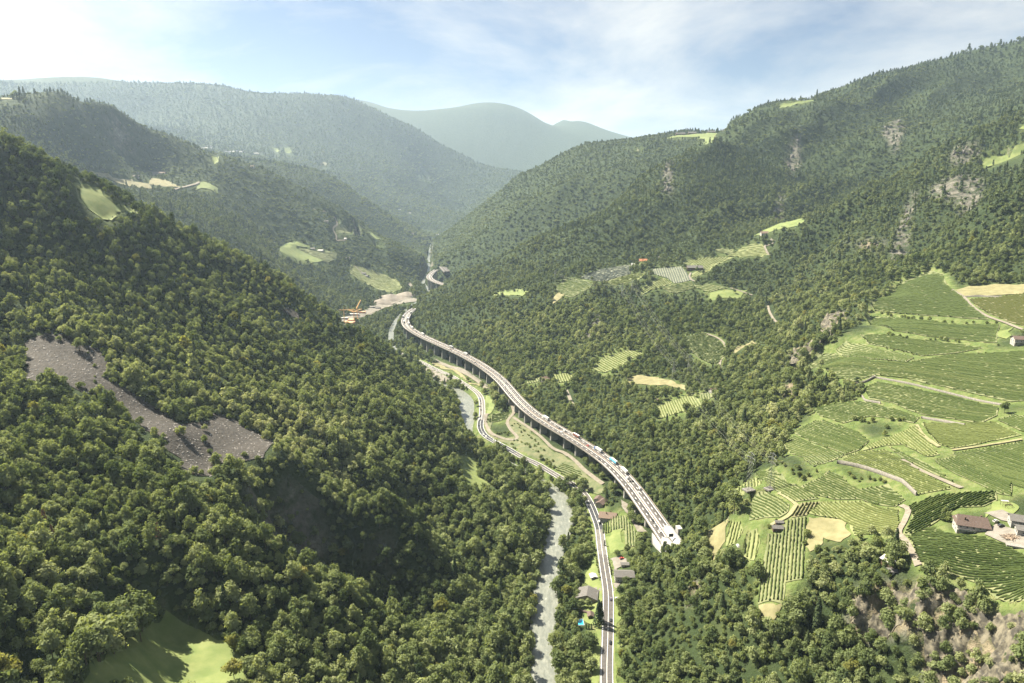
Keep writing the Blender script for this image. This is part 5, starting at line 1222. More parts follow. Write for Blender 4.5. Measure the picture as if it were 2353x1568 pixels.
edge = np.c_[deck[:, :2] + np.stack([dn[:, 1], -dn[:, 0]], 1) * HW, deck[:, 2]]
eu, ev, _ = pix(edge)
pier_i = []
for vw, x, y in PIERS:
    p = px(vw, [[x, y]])[0]; i = int(np.argmin(np.hypot(eu - p[0] - 2, ev - p[1]))); pier_i.append(i)
pier_i += [int(np.argmin(np.abs(dv_ - w_v) + np.abs(du - w_u))) for w_u, w_v in ((931, 741), (938, 752))]
viaduct(deck, 'long curved motorway viaduct on tall concrete piers down the valley', sorted(set(pier_i)), 5.2)
viaduct(deck2, 'short distant motorway viaduct curving out of the hillside', list(range(4, len(deck2) - 1, max(3, len(deck2) // 8))), 6.0)

def half_tube(name, p0, d, r0, r1, L_, m, parent, z0=0.0):
    mb = MB(); n = 14; a = math.atan2(d[1], d[0]); co, si = math.cos(a), math.sin(a); vs = []
    for x in (0, L_):
        for rr in (r0, r1):
            for j in range(n + 1):
                w = math.pi * (1.14 * j / n - .07); lx, ly, lz = x, rr * math.cos(w), rr * math.sin(w) * 1.02
                vs.append((p0[0] + lx * co - ly * si, p0[1] + lx * si + ly * co, p0[2] + lz + z0))
    k = n + 1; fs = []
    for j in range(n):
        fs += [(j, j + 1, k + j + 1, k + j), (2 * k + j, 3 * k + j, 3 * k + j + 1, 2 * k + j + 1), (k + j, k + j + 1, 3 * k + j + 1, 3 * k + j), (j, 2 * k + j, 2 * k + j + 1, j + 1)]
    mb.add(vs, fs); return mb.build(name, m, parent)

def portal(p, d, lat, L_, back, label, r=5.6, m=None):
    """a motorway tunnel mouth: concrete tube, the darkness inside painted as a black disc"""
    d = np.array(d) / np.hypot(*d); nr = np.array([d[1], -d[0]]); q = np.array([p[0] + nr[0] * lat - d[0] * back, p[1] + nr[1] * lat - d[1] * back, p[2]])
    e = empty('tunnel_portal', tuple(q)); tag(e, label, 'tunnel portal')
    a = half_tube('tube', (0, 0, 0), d, r - .8, r, L_, m or M['white_concrete'], e)
    b = half_tube('mouth_ring', (-d[0] * .4, -d[1] * .4, 0), d, r - .95, r + .35, 1.1, m or M['white_concrete'], e)
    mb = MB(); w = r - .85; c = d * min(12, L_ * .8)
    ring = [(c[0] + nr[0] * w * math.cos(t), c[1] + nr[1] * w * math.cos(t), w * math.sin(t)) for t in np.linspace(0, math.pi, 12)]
    mb.add(ring, [tuple(range(len(ring)))]); mb.build('bore_shade_disc', M['dark'], e)  # black disc across the tube, painted in for the shade deep inside
    return e
dl = deck[-1] - deck[-4]; dl = dl[:2]
portal(deck[-1], dl, -5.0, 34, 20, 'long white half-round tunnel tube at the near end of the viaduct', 5.4)
portal(deck[-1], dl, 4.9, 16, -1, 'short white tunnel mouth with a dark panel beside the long tube', 5.4)
d_ = dl / np.hypot(*dl); n_ = np.array([d_[1], -d_[0]])
# white side wall and stone foot under the near end
def wall_strip(name, P, h0, h1, th, m, label, cat='wall', parent=None):
    P = np.asarray(P); t = np.gradient(P[:, :2], axis=0); t /= np.linalg.norm(t, axis=1)[:, None] + 1e-9; nr = np.stack([t[:, 1], -t[:, 0]], 1)
    V = []
    for o, z in ((-th / 2, h0), (-th / 2, h1), (th / 2, h1), (th / 2, h0)): V.append(np.c_[P[:, :2] + nr * o, P[:, 2] + z])
    V = np.stack(V, 1).reshape(-1, 3); n = len(P); i = np.arange(n - 1)[:, None] * 4; j = np.arange(4)[None]
    Fq = np.stack([i + j, i + (j + 1) % 4, i + 4 + (j + 1) % 4, i + 4 + j], -1).reshape(-1, 4)
    Fq = np.concatenate([Fq, [[0, 1, 2, 3], [(n - 1) * 4 + 3, (n - 1) * 4 + 2, (n - 1) * 4 + 1, (n - 1) * 4]]])
    o = link(bpy.data.objects.new(name, mesh_np(name, V, Fq, [m])), parent)
    if label: tag(o, label, cat)
    return o
base = deck[-1]
ab = np.array([np.r_[base[:2] + n_ * (HW + .6) + d_ * s, base[2]] for s in np.linspace(-20, 6, 6)])
wall_strip('abutment_wall', ab, -21, -.9, .9, M['white_concrete'], 'tall white abutment wall under the near end of the viaduct')
st = np.array([np.r_[base[:2] + n_ * (HW - 2) + d_ * s, base[2]] for s in np.linspace(7, 22, 5)])
wall_strip('stone_wall', st, -22, -6, 2.2, M['concrete'], 'grey stone wall running down from the tunnel mouth')
pn = MB(); q = base[:2] + n_ * .5 + d_ * 2; pn.box((q[0], q[1], base[2] + 7.6), (4.2, .5, 3.0), math.atan2(d_[1], d_[0]) + math.pi / 2); tag(pn.build('panel', M['dark']), 'dark rectangular panel standing above the short tunnel mouth', 'panel')
hut = MB(); q = base[:2] - n_ * 13 - d_ * 14; hut.box((q[0], q[1], base[2] + 3.5), (7, 4, 5), math.atan2(d_[1], d_[0])); hut.box((q[0], q[1], base[2] + 6.15), (7.5, 4.5, .3), math.atan2(d_[1], d_[0])); tag(hut.build('service_hut', M['white_concrete']), 'white flat-roofed service hut behind the long tunnel tube', 'hut')
# the far tunnel mouths above the second viaduct
pl = at_height([1027, 1016, 1005], [623, 612, 601], [66, 67, 68]); far_strip = resample(pl, 6.0)
dF = (far_strip[-1] - far_strip[0])[:2]
f_root = empty('approach_road', tuple(far_strip[0])); tag(f_root, 'pale motorway stub in front of the far twin tunnel mouths', 'road')
for nm, pr, m in (('slab', boxprof(-10, 10, -7, -.1), M['concrete']), ('carriageway', boxprof(-9.2, -.5, -.3, .05), M['deck_asphalt']), ('carriageway', boxprof(.5, 9.2, -.3, .05), M['deck_asphalt']), ('parapet', boxprof(-10.1, -9.5, -.5, .9), M['concrete']), ('parapet', boxprof(9.5, 10.1, -.5, .9), M['concrete'])):
    o = extrude(nm, far_strip, pr, m, f_root); o.matrix_parent_inverse = Matrix.Translation(-Vector(far_strip[0]))
portal(far_strip[-1], dF, -5, 25, 0, 'far arched tunnel mouth, farther from the river', 5.6, M['white_concrete'])
portal(far_strip[-1], dF, 5, 25, 0, 'far arched tunnel mouth, nearer the river', 5.6, M['white_concrete'])

# sign gantry over the carriageways
def on_deck(u, v, lats=(-6.4, -2.9, 2.9, 6.4)):
    best = None
    for la in lats:
        L_ = np.c_[deck[:, :2] + np.stack([dn[:, 1], -dn[:, 0]], 1) * la, deck[:, 2] + .6]; uu, vv, _ = pix(L_); d = np.hypot(uu - u, vv - v); i = int(np.argmin(d))
        if best is None or d[i] < best[0]: best = (d[i], i, la)
    _, i, la = best; nr = np.array([dn[i, 1], -dn[i, 0]]); p = deck[i, :2] + nr * la
    return p[0], p[1], deck[i, 2], math.atan2(dn[i, 1], dn[i, 0]), la
gx, gy, gz, ga, _ = on_deck(*px('c', [[960, 1010]])[0], lats=(0,))
ge_ = empty('sign_gantry', (gx, gy, gz), ga); tag(ge_, 'grey sign gantry with black panels spanning the viaduct', 'gantry')
for s in (9.0, -1.0):
    mb = MB(); mb.bar((0, -s, 0), (0, -s, 6.8), .22, 6); mb.build('post', M['steel'], ge_)
mb = MB(); mb.box((0, -4, 6.7), (.5, 10.4, .5)); mb.build('beam', M['steel'], ge_)
for s in (3.6, .4):
    mb = MB(); mb.box((-.4, -s + .6, 7.5), (.25, 2.1, 1.7)); mb.build('sign_panel', M['dark'], ge_)
# ------------------------------------------------------------------ buildings
M['brown_tile'] = mat('brown_roof_tiles', (.075, .054, .045), (.11, .080, .068), 1.2, detail=6)
M['tan_tile'] = mat('tan_roof_tiles', (.125, .09, .067), (.165, .122, .095), 1.2, detail=6)
M['grey_tile'] = mat('grey_roof_slates', (.08, .076, .072), (.12, .115, .108), 1.2, detail=6)
M['orange_tile'] = mat('orange_roof_tiles', (.27, .10, .045), (.33, .14, .07), 1.2, detail=6)
M['white_sheet'] = mat('white_sheet_roof', (.30, .295, .285), (.38, .375, .36), .5)
M['plaster'] = mat('white_plaster', (.28, .27, .25), (.34, .33, .30), .8)
M['cream'] = mat('cream_plaster', (.22, .195, .155), (.27, .24, .195), .8)
M['timber'] = mat('dark_timber', (.07, .045, .03), (.12, .08, .055), 2.0)
M['glass'] = mat('window_glass', (.03, .04, .05), rough=.15, spec=.6)
M['pool'] = mat('pool_water', (.02, .35, .55), rough=.08, spec=.6)
M['pale_edge'] = mat('pale_edging', (.26, .25, .23), rough=.8)
M['log'] = mat('stacked_logs', (.16, .12, .09), (.30, .24, .18), 2.5)

def house(x, y, rz, L_, W_, wh, rh, wall, roof, label, cat='house', name='house', z=None, over=.8, chim=(), rows=1, nwin=4, balcony=False, timber_top=False, hip=0.0, group=None):
    z = float(min(ground_z(x + a, y + b) for a in (-L_ / 3, 0, L_ / 3) for b in (-W_ / 3, 0, W_ / 3))) + .6 if z is None else z
    e = empty(name, (x, y, z), rz); tag(e, label, cat, group); a, b = L_ / 2, W_ / 2
    mb = MB(); mb.add([(-a, -b, -4), (a, -b, -4), (a, b, -4), (-a, b, -4), (-a, -b, wh), (a, -b, wh), (a, b, wh), (-a, b, wh), (-a, 0, wh + rh * (1 - hip)), (a, 0, wh + rh * (1 - hip))],
                      [(0, 1, 5, 4), (2, 3, 7, 6), (1, 2, 6, 9, 5), (3, 0, 4, 8, 7)]); mb.build('wall', wall, e)
    sl = rh / b; ov = b + over; zl = wh - over * sl; ax = a + over; t = .28; hx = ax - hip * a
    mb = MB()
    top = [(-ax, -ov, zl + t), (ax, -ov, zl + t), (hx, 0, wh + rh + t), (-hx, 0, wh + rh + t), (ax, ov, zl + t), (-ax, ov, zl + t)]
    bot = [(p[0], p[1], p[2] - t) for p in top]
    mb.add(top + bot, [(0, 1, 2, 3), (3, 2, 4, 5), (9, 8, 7, 6), (11, 10, 8, 9), (0, 6, 7, 1), (4, 10, 11, 5), (1, 7, 8, 2), (2, 8, 10, 4), (3, 9, 6, 0), (5, 11, 9, 3)] + ([(1, 2, 4), (0, 5, 3)] if hip else []))
    rf = mb.build('roof', roof, e)
    for cx_, cy_ in chim:
        mb = MB(); zc = wh + rh - abs(cy_) * sl; mb.box((cx_, cy_, zc + .5), (.8, .8, 2.4)); mb.box((cx_, cy_, zc + 1.8), (1.0, 1.0, .2)); mb.build('chimney', M['timber'], rf)
    for r in range(rows):
        zz = 1.5 + r * 2.7
        for side in (-1, 1):
            for k in range(nwin):
                xx = -a + (k + .5) * L_ / nwin; mb = MB(); mb.box((xx, side * (b + .02), zz), (1.1, .16, 1.2)); w = mb.build('window', M['pale_edge'], e)
                mb = MB(); mb.box((xx, side * (b + .08), zz), (.86, .12, .96)); mb.build('pane', M['glass'], w)
        for side in (-1, 1):
            for yy in (-b * .45, b * .45):
                mb = MB(); mb.box((side * (a + .02), yy, zz), (.16, 1.1, 1.2)); w = mb.build('window', M['pale_edge'], e); mb = MB(); mb.box((side * (a + .08), yy, zz), (.12, .86, .96)); mb.build('pane', M['glass'], w)
    mb = MB(); mb.box((L_ * .12, -(b + .05), 1.05), (1.1, .18, 2.1)); mb.build('door', M['timber'], e)
    if balcony:
        mb = MB(); mb.box((-a * .45, -b - 1.1, 2.55), (L_ * .55, 2.2, .25)); bl = mb.build('balcony', M['pale_edge'], e)
        mb = MB(); mb.box((-a * .45, -b - 2.15, 3.15), (L_ * .55, .12, 1.0)); mb.build('railing', M['pale_edge'], bl)
        for s in (-1, 1):
            mb = MB(); mb.box((-a * .45 + s * L_ * .25, -b - 2.0, 1), (.25, .25, 3)); mb.build('post', M['timber'], bl)
    return e

def H(vw, x, y, *a, **k):
    X_, Y_ = spot(vw, x, y); return house(X_, Y_, *a, **k)
R_ = math.radians
H('f', 1400, 850, R_(-20), 17.5, 11, 5.6, 4.2, M['plaster'], M['brown_tile'], 'large farmhouse with brown hipped roof, two dark chimneys and a balcony', hip=.18, chim=((-4.5, -2.6), (5.2, 2.2)), rows=2, nwin=5, balcony=True)
H('f', 2330, 800, R_(-24), 14, 9, 4.2, 2.2, M['plaster'], M['grey_tile'], 'grey-roofed barn beside the white yard of the large farmhouse', 'barn', 'barn', nwin=3)
H('f', 2420, 960, R_(-24), 12, 7, 3.4, 1.2, M['plaster'], M['grey_tile'], 'lower grey-roofed wing in front of the farm barn', 'barn', 'barn', nwin=2)
H('7', 655, 398, R_(-6), 6.8, 4.6, 2.4, 1.2, M['timber'], M['grey_tile'], 'small grey-roofed hut at the head of the rectangular vineyard', 'hut', 'hut', nwin=1)
H('7', 668, 356, R_(-6), 5.0, 2.6, 2.0, .7, M['timber'], M['grey_tile'], 'narrow grey shed behind the vineyard hut', 'shed', 'shed', nwin=1)
H('7', 1440, 610, R_(-68), 8.5, 6.5, 3.2, 1.3, M['timber'], M['white_sheet'], 'white-roofed timber house at the edge of the wooded knoll', nwin=2)
H('7', 1462, 662, R_(-8), 6, 3.6, 2.2, .6, M['plaster'], M['grey_tile'], 'low grey-roofed lean-to below the white-roofed house', 'shed', 'shed', nwin=1)
H('6', 932, 155, R_(-12), 17, 13, 5.0, 3.4, M['plaster'], M['tan_tile'], 'brown gabled house by the shaded road with white walls', chim=((-1.5, -1.8), (3, 1.6)), rows=2, nwin=3)
H('6', 880, 45, R_(55), 12, 8, 4.6, 2.0, M['cream'], M['brown_tile'], 'small brown-roofed house behind the gabled one, nearer its road', rows=1, nwin=2)
H('6', 850, 22, R_(65), 9, 7, 5.0, 1.8, M['plaster'], M['brown_tile'], 'narrow brown-roofed house at the top end of the roadside group', rows=1, nwin=2)
H('6', 1068, 675, R_(-2), 16.5, 11, 5.0, 2.4, M['plaster'], M['grey_tile'], 'grey-roofed house by the gravel yard right of the road', rows=2, nwin=3)
H('6', 1075, 575, R_(-2), 6.5, 4, 2.2, .6, M['plaster'], M['grey_tile'], 'grey flat shed behind the gravel yard house', 'shed', 'shed', nwin=1)
H('6', 757, 850, R_(78), 14, 17, 4.2, 3.2, M['cream'], M['grey_tile'], 'grey gabled house between the river trees and the road', rows=1, nwin=3)
H('6', 820, 835, R_(-5), 4, 6, 2.4, .5, M['cream'], M['grey_tile'], 'little flat-roofed annex beside the grey gabled house', 'shed', 'shed', nwin=1)
H('6', 785, 1010, R_(85), 5.0, 4.0, 2.3, 1.2, M['timber'], M['brown_tile'], 'small brown-roofed pool shed beside the big conifer', 'shed', 'shed', nwin=1)
H('6', 1030, 870, R_(-4), 6, 2.6, 2.0, .5, M['plaster'], M['white_sheet'], 'pale-roofed shed on the right road verge', 'shed', 'shed', nwin=1)
H('6', 808, 680, R_(-80), 5.5, 5, 2.4, .8, M['plaster'], M['white_sheet'], 'white-roofed garage left of the road', 'garage', 'garage', nwin=1)
H('R', 2330, 745, R_(-14), 17, 11, 6.6, 2.8, M['plaster'], M['brown_tile'], 'white house with brown roof and skylight at the right end of the lane', rows=2, nwin=4, balcony=True, chim=((-2, 2.5),))
H('E', 832, 235, R_(0), 20, 13, 5.5, 4.2, M['timber'], M['orange_tile'], 'orange-roofed farmhouse at the wood edge of the middle plateau', nwin=3)
H('E', 740, 270, R_(0), 9, 8, 4, 2, M['plaster'], M['white_sheet'], 'small white house left of the orange-roofed farm', nwin=2)
H('E', 1290, 308, R_(-2), 34, 16, 5.5, 4.2, M['timber'], M['grey_tile'], 'long grey-roofed barn among the middle vineyards', 'barn', 'barn', nwin=3)
H('E', 955, 200, R_(0), 14, 10, 4.5, 3.0, M['cream'], M['grey_tile'], 'grey-roofed cottage half hidden above the long barn', nwin=2)
H('b', 1300, 285, R_(38), 13, 10, 5.6, 3.2, M['plaster'], M['tan_tile'], 'tan-roofed house with white walls above the viaduct', rows=2, nwin=3)
H('5', 2250 - 330, -5, R_(20), 8, 7, 5, 2.2, M['plaster'], M['brown_tile'], 'white-walled house beside the pale square vineyard', rows=1, nwin=2)
H('5', 1420, 88, R_(0), 6.5, 5, 2.6, 1.4, M['timber'], M['tan_tile'], 'reddish shed at the left corner of the pale square vineyard', 'shed', 'shed', nwin=1)
H('A', 2170, 985, R_(-20), 11, 8, 4, 2, M['timber'], M['grey_tile'], 'grey hut roof peeping out of the left wood', 'hut', 'hut', nwin=2, z=None)
H('3', 1130, 735, R_(0), 18, 12, 5, 4, M['plaster'], M['tan_tile'], 'reddish farmhouse on the sloping meadow under the cliffs', nwin=2)
for x, y, L_, rf, lb in ((868, 1133, 26, 'grey_tile', 'grey farm building, left of a group on the far left terrace'), (995, 1120, 24, 'grey_tile', 'tall grey farmhouse in the group on the far left terrace'), (1040, 1118, 22, 'tan_tile', 'tan-roofed farm building, right of the far left terrace group'), (1612, 1110, 28, 'tan_tile', 'reddish farmhouse alone on the wooded spur'), (1820, 1180, 20, 'white_sheet', 'pale hut on the grassy spur beyond the left hill')):
    H('1', x, y, R_(rnd.uniform(-15, 15)), L_ * .8, 11, 5, 3.2, M['plaster'], M[rf], lb, nwin=2)
for x, y, L_, rf, lb in ((320, 1085, 22, 'grey_tile', 'grey barn at the edge of the bright far meadow'), (375, 1102, 20, 'white_sheet', 'long white shed beside the far meadow barn'), (645, 1250, 24, 'grey_tile', 'white farmhouse with grey roof low on the far left hill'), (672, 1268, 12, 'grey_tile', 'shed behind the white farmhouse low on the far left hill'), (550, 1150, 16, 'grey_tile', 'grey hut above the lower far vineyards'), (412, 930, 16, 'grey_tile', 'hut below the winding far lane'), (525, 1025, 22, 'white_sheet', 'white farm shed under the winding far lane'),
                          (1040, 1005, 26, 'white_sheet', 'white shed, left of two on the far valley floor'), (1115, 1010, 44, 'white_sheet', 'long white shed on the far valley floor'), (960, 1040, 24, 'tan_tile', 'tan building on the far valley floor by the left hill'), (1080, 1050, 30, 'grey_tile', 'grey building at the near end of the far valley floor'), (880, 880, 30, 'white_sheet', 'pale building, left of two on the distant slope'), (940, 892, 40, 'white_sheet', 'pale building, right of two on the distant slope')):
    H('2', x, y, R_(rnd.uniform(-20, 20)), L_ * .8, 12, 5, 2.6, M['plaster'], M[rf], lb, nwin=2)
for k, (x, y) in enumerate(((1265, 965), (1290, 968), (1318, 970), (1340, 966), (1350, 975), (1460, 998), (1490, 1000), (1510, 998), (1535, 1002), (1560, 1000), (1640, 1014))):
    H('1', x, y, R_(rnd.uniform(-40, 40)), 38 * rnd.uniform(.7, 1.2), 22, 8, 4, M['plaster'], M[('white_sheet', 'grey_tile')[k % 2]], 'tiny white house of the hazy village on the distant plateau', nwin=1, rows=1, group='houses of the distant village')
for x, y, L_, lb in ((735, 262, 40, 'long farmhouse, left of those on the church ridge'), (790, 256, 34, 'farm building, middle of those on the church ridge'), (880, 250, 30, 'low building on the skyline beside the church')):
    H('3', x, y, 0.0, L_, 14, 7, 5, M['timber'], M['grey_tile'], lb, nwin=2)
# church with a pointed spire
cxp, cyp, ez = world(1671, 302, 2900); ez = float(max(ez - 3, ground_z(cxp, cyp))); e = empty('church', (cxp, cyp, ez)); e.scale = (.66, .66, .66); tag(e, 'dark church with tall pointed spire on the skyline', 'church')
mb = MB(); mb.box((0, 0, 5), (8, 8, 58)); mb.build('tower', M['grey_tile'], e); mb = MB(); mb.box((0, 0, 46), (8.6, 8.6, 24), taper=.05); mb.build('spire', M['grey_tile'], e)
mb = MB(); mb.box((-18, 4, 5), (26, 12, 14)); mb.build('nave', M['plaster'], e); mb = MB(); mb.add([(-32, -3, 12), (-4, -3, 12), (-4, 11, 12), (-32, 11, 12), (-32, 4, 20), (-4, 4, 20)], [(0, 1, 5, 4), (2, 3, 4, 5), (1, 2, 5), (3, 0, 4)]); mb.build('roof', M['grey_tile'], e)
# pool with a blue basin
pxx, pyy = spot('6', 700, 1057); e = empty('swimming_pool', (pxx, pyy, float(ground_z(pxx, pyy)) + .3), R_(2)); tag(e, 'small bright blue swimming pool on the lawn', 'pool')
mb = MB(); mb.box((0, 0, .1), (5.4, 8.4, .5)); mb.build('rim', M['pale_edge'], e); mb = MB(); mb.box((0, 0, .24), (4.4, 7.4, .3)); mb.build('water', M['pool'], e)
gx0, gy0 = spot('e', 560, 790); mbf = MB()
fw = np.array([spot('e', x, y) for x, y in ((470, 700), (540, 770), (680, 800))]); wall_strip('garden_wall', resample(np.c_[fw, ground_z(fw[:, 0], fw[:, 1])], 2.0), -.5, 2.2, 1.2, M['brown_tile'], 'brown garden wall behind the pool lawn')
# stone walls of the terraces
M['rubble'] = mat('rubble_stone', (.09, .084, .072), (.22, .205, .18), .9, detail=9, lo=.3, hi=.7)
for ln, h, lb in walls:
    P = ln.copy(); P[:, 2] = ground_z(P[:, 0], P[:, 1]); wall_strip('stone_wall', P, -2, h, .9, M['rubble'], lb)
# wood pile, log stack and boat-shaped tarpaulin
def heap(vw, x, y, rx, ry, h, m, label, cat, name, n=60, ln=2.6):
    X_, Y_ = spot(vw, x, y); z = float(ground_z(X_, Y_)); e = empty(name, (X_, Y_, z)); tag(e, label, cat); rs = random.Random(x)
    mb = MB()
    for k in range(n):
        a = rs.uniform(0, 6.28); d = rs.random() ** .6; px_, py_ = rx * d * math.cos(a), ry * d * math.sin(a); zz = h * (1 - d) * rs.uniform(.4, 1); b = rs.uniform(0, 6.28)
        mb.bar((px_, py_, zz), (px_ + ln * math.cos(b), py_ + ln * math.sin(b), zz + rs.uniform(-.3, 1.0)), rs.uniform(.08, .2), 4)
    mb.build('branches', m, e)['kind'] = 'stuff'
    mb = MB(); mb.box((0, 0, h * .2), (rx * 1.5, ry * 1.5, h * .5), .3, taper=.7); mb.build('core', m, e); return e
heap('f', 2150, 1040, 5, 3.2, 2.6, M['log'], 'heap of grey brushwood on the white farmyard', 'wood heap', 'wood_heap', 110)
tb = MB(); X_, Y_ = spot('7', 382, 575); tb.box((0, 0, .6), (1.9, 4.6, 1.4), .1, taper=.55); o = tb.build('tarpaulin', M['white_sheet'], loc=(X_, Y_, float(ground_z(X_, Y_)))); tag(o, 'white tarpaulin-covered trailer on the dry field', 'trailer')
ls = MB()
for k in range(9):
    for r in range(3): ls.bar((-5.5, k * .42 - 1.8, .3 + r * .4), (5.5, k * .42 - 1.8, .3 + r * .4), .2, 6)
X_, Y_ = spot('f', 2230, 1210); o = ls.build('plank_stack', M['pale_edge'], loc=(X_, Y_, float(ground_z(X_, Y_)))); o.rotation_euler.z = R_(-25); tag(o, 'long stack of pale planks along the farmyard edge', 'planks')
gh = empty('greenhouse', (*spot('f', 2030, 480), 0)); gh.location.z = float(ground_z(gh.location.x, gh.location.y)); gh.rotation_euler.z = R_(-10); tag(gh, 'small frame greenhouse with white roof strip behind the farm', 'greenhouse')
mb = MB(); [mb.bar((a, b, 0), (a, b, 3), .12) for a in (-2, 2) for b in (-3, 0, 3)]; [mb.bar((-2, b, 3), (2, b, 3), .12) for b in (-3, 0, 3)]; [mb.bar((a, -3, 3), (a, 3, 3), .12) for a in (-2, 2)]; mb.build('frame', M['timber'], gh); mb = MB(); mb.box((0, 2.2, 3.2), (4.4, 1.8, .15)); mb.build('roof', M['white_sheet'], gh)

# ------------------------------------------------------------------ construction site in the side valley
M['sand'] = mat('spoil_sand', (.13, .113, .093), (.20, .175, .145), .06, detail=8)
M['crane'] = mat('crane_yellow', (.60, .36, .14), rough=.6)
M['rust'] = mat('formwork_orange', (.42, .20, .11), (.52, .30, .18), .3)
def mound(vw, x, y, rx, ry, h, label):
    X_, Y_ = spot(vw, x, y); n = 22; V = []; 
    for i in range(7):
        for j in range(n):
            a = 2 * math.pi * j / n; k = i / 6.0; w = 1 + .3 * (vnoise(np.array([math.cos(a) * 1.7 + x]), np.array([math.sin(a) * 1.7 + k * 2]), 3)[0] - .5)
            qx, qy = X_ + rx * k * w * math.cos(a), Y_ + ry * k * w * math.sin(a)
            V.append((qx, qy, float(ground_z(qx, qy)) + h * (1 - k) ** .8 - (1.5 if i == 6 else 0)))
    Fq = [(i * n + j, i * n + (j + 1) % n, (i + 1) * n + (j + 1) % n, (i + 1) * n + j) for i in range(6) for j in range(n)]
    o = link(bpy.data.objects.new('spoil_heap', mesh_np('spoil_heap', V, np.array(Fq)[:, ::-1], [M['sand']], smooth=True))); tag(o, label, 'spoil heap')
mound('k', 690, 285, 38, 30, 13, 'left heap of pale spoil at the construction site'); mound('k', 790, 240, 48, 34, 15, 'largest, middle heap of pale spoil at the construction site'); mound('k', 945, 205, 40, 28, 12, 'right heap of pale spoil at the construction site')
def crane(vw, x, y, hh, jib, az, label):
    X_, Y_ = spot(vw, x, y); e = empty('tower_crane', (X_, Y_, float(ground_z(X_, Y_))), az); tag(e, label, 'crane')
    mb = MB()
    for a in (-1, 1):
        for b in (-1, 1): mb.bar((a, b, 0), (a, b, hh), .28)
    for k in range(int(hh / 3)): mb.bar((-1, -1, k * 3), (1, 1, k * 3 + 3), .18); mb.bar((1, -1, k * 3), (-1, 1, k * 3 + 3), .18)
    mb.build('mast', M['crane'], e); mb = MB(); mb.box((jib / 2 - 5, 0, hh + .5), (jib + 12, 1.6, 1.4)); mb.bar((0, 0, hh), (0, 0, hh + 7), .4); mb.bar((0, 0, hh + 7), (jib * .8, 0, hh + 1), .16); mb.build('jib', M['crane'], e)
    mb = MB(); mb.box((-9, 0, hh - .4), (3, 2.2, 2.2)); mb.build('counterweight', M['concrete'], e); mb = MB(); mb.box((1.6, 0, hh - 1.6), (1.8, 1.8, 2)); mb.build('cab', M['white_sheet'], e)
crane('k', 305, 500, 34, 26, .2, 'yellow tower crane, leftmost on the construction site'); crane('k', 408, 505, 32, 24, 2.4, 'yellow tower crane beside the orange formwork'); crane('k', 440, 480, 30, 20, 1.2, 'yellow tower crane, rightmost on the construction site')
X_, Y_ = spot('k', 408, 385); e = empty('drilling_rig', (X_, Y_, float(ground_z(X_, Y_)))); tag(e, 'rig with slanting orange boom on the construction site', 'rig')
mb = MB(); mb.bar((0, 0, 2), (17, 6, 34), 2.2, 4, r2=1.2); mb.build('boom', M['crane'], e); mb = MB(); mb.box((-3, 0, 2), (9, 6, 4)); mb.build('cab', M['rust'], e)
for x, y, a, b, h, m, lb, nm, ct in ((370, 405, 40, 10, 4, 'white_sheet', 'long white site shed on the construction site', 'site_shed', 'shed'), (195, 410, 18, 10, 5, 'white_sheet', 'white site cabin at the left edge of the construction site', 'site_cabin', 'cabin'), (250, 440, 46, 8, 3, 'white_sheet', 'low white site sheds beside the river on the construction site', 'site_shed', 'shed'), (350, 500, 26, 18, 6, 'rust', 'orange formwork of a building under construction', 'formwork', 'formwork'), (395, 485, 22, 16, 9, 'rust', 'taller orange formwork beside the crane', 'formwork', 'formwork'), (650, 342, 14, 8, 3, 'dark', 'dark machine beside the site road', 'machine', 'machine'), (480, 385, 20, 10, 4, 'rust', 'reddish stack of material on the construction site', 'material_stack', 'stack'), (585, 333, 16, 8, 4, 'pale_edge', 'pale container by the spoil heaps', 'container', 'container')):
    X_, Y_ = spot('k', x, y); e = empty(nm, (X_, Y_, float(ground_z(X_, Y_))), rnd.uniform(-.2, .3)); tag(e, lb, ct)
    mb = MB(); mb.box((0, 0, h / 2 - .5), (a, b, h + 1)); mb.build('body', M[m], e); mb = MB(); mb.box((0, 0, h + .15), (a + .8, b + .8, .3)); mb.build('roof', M[m], e)

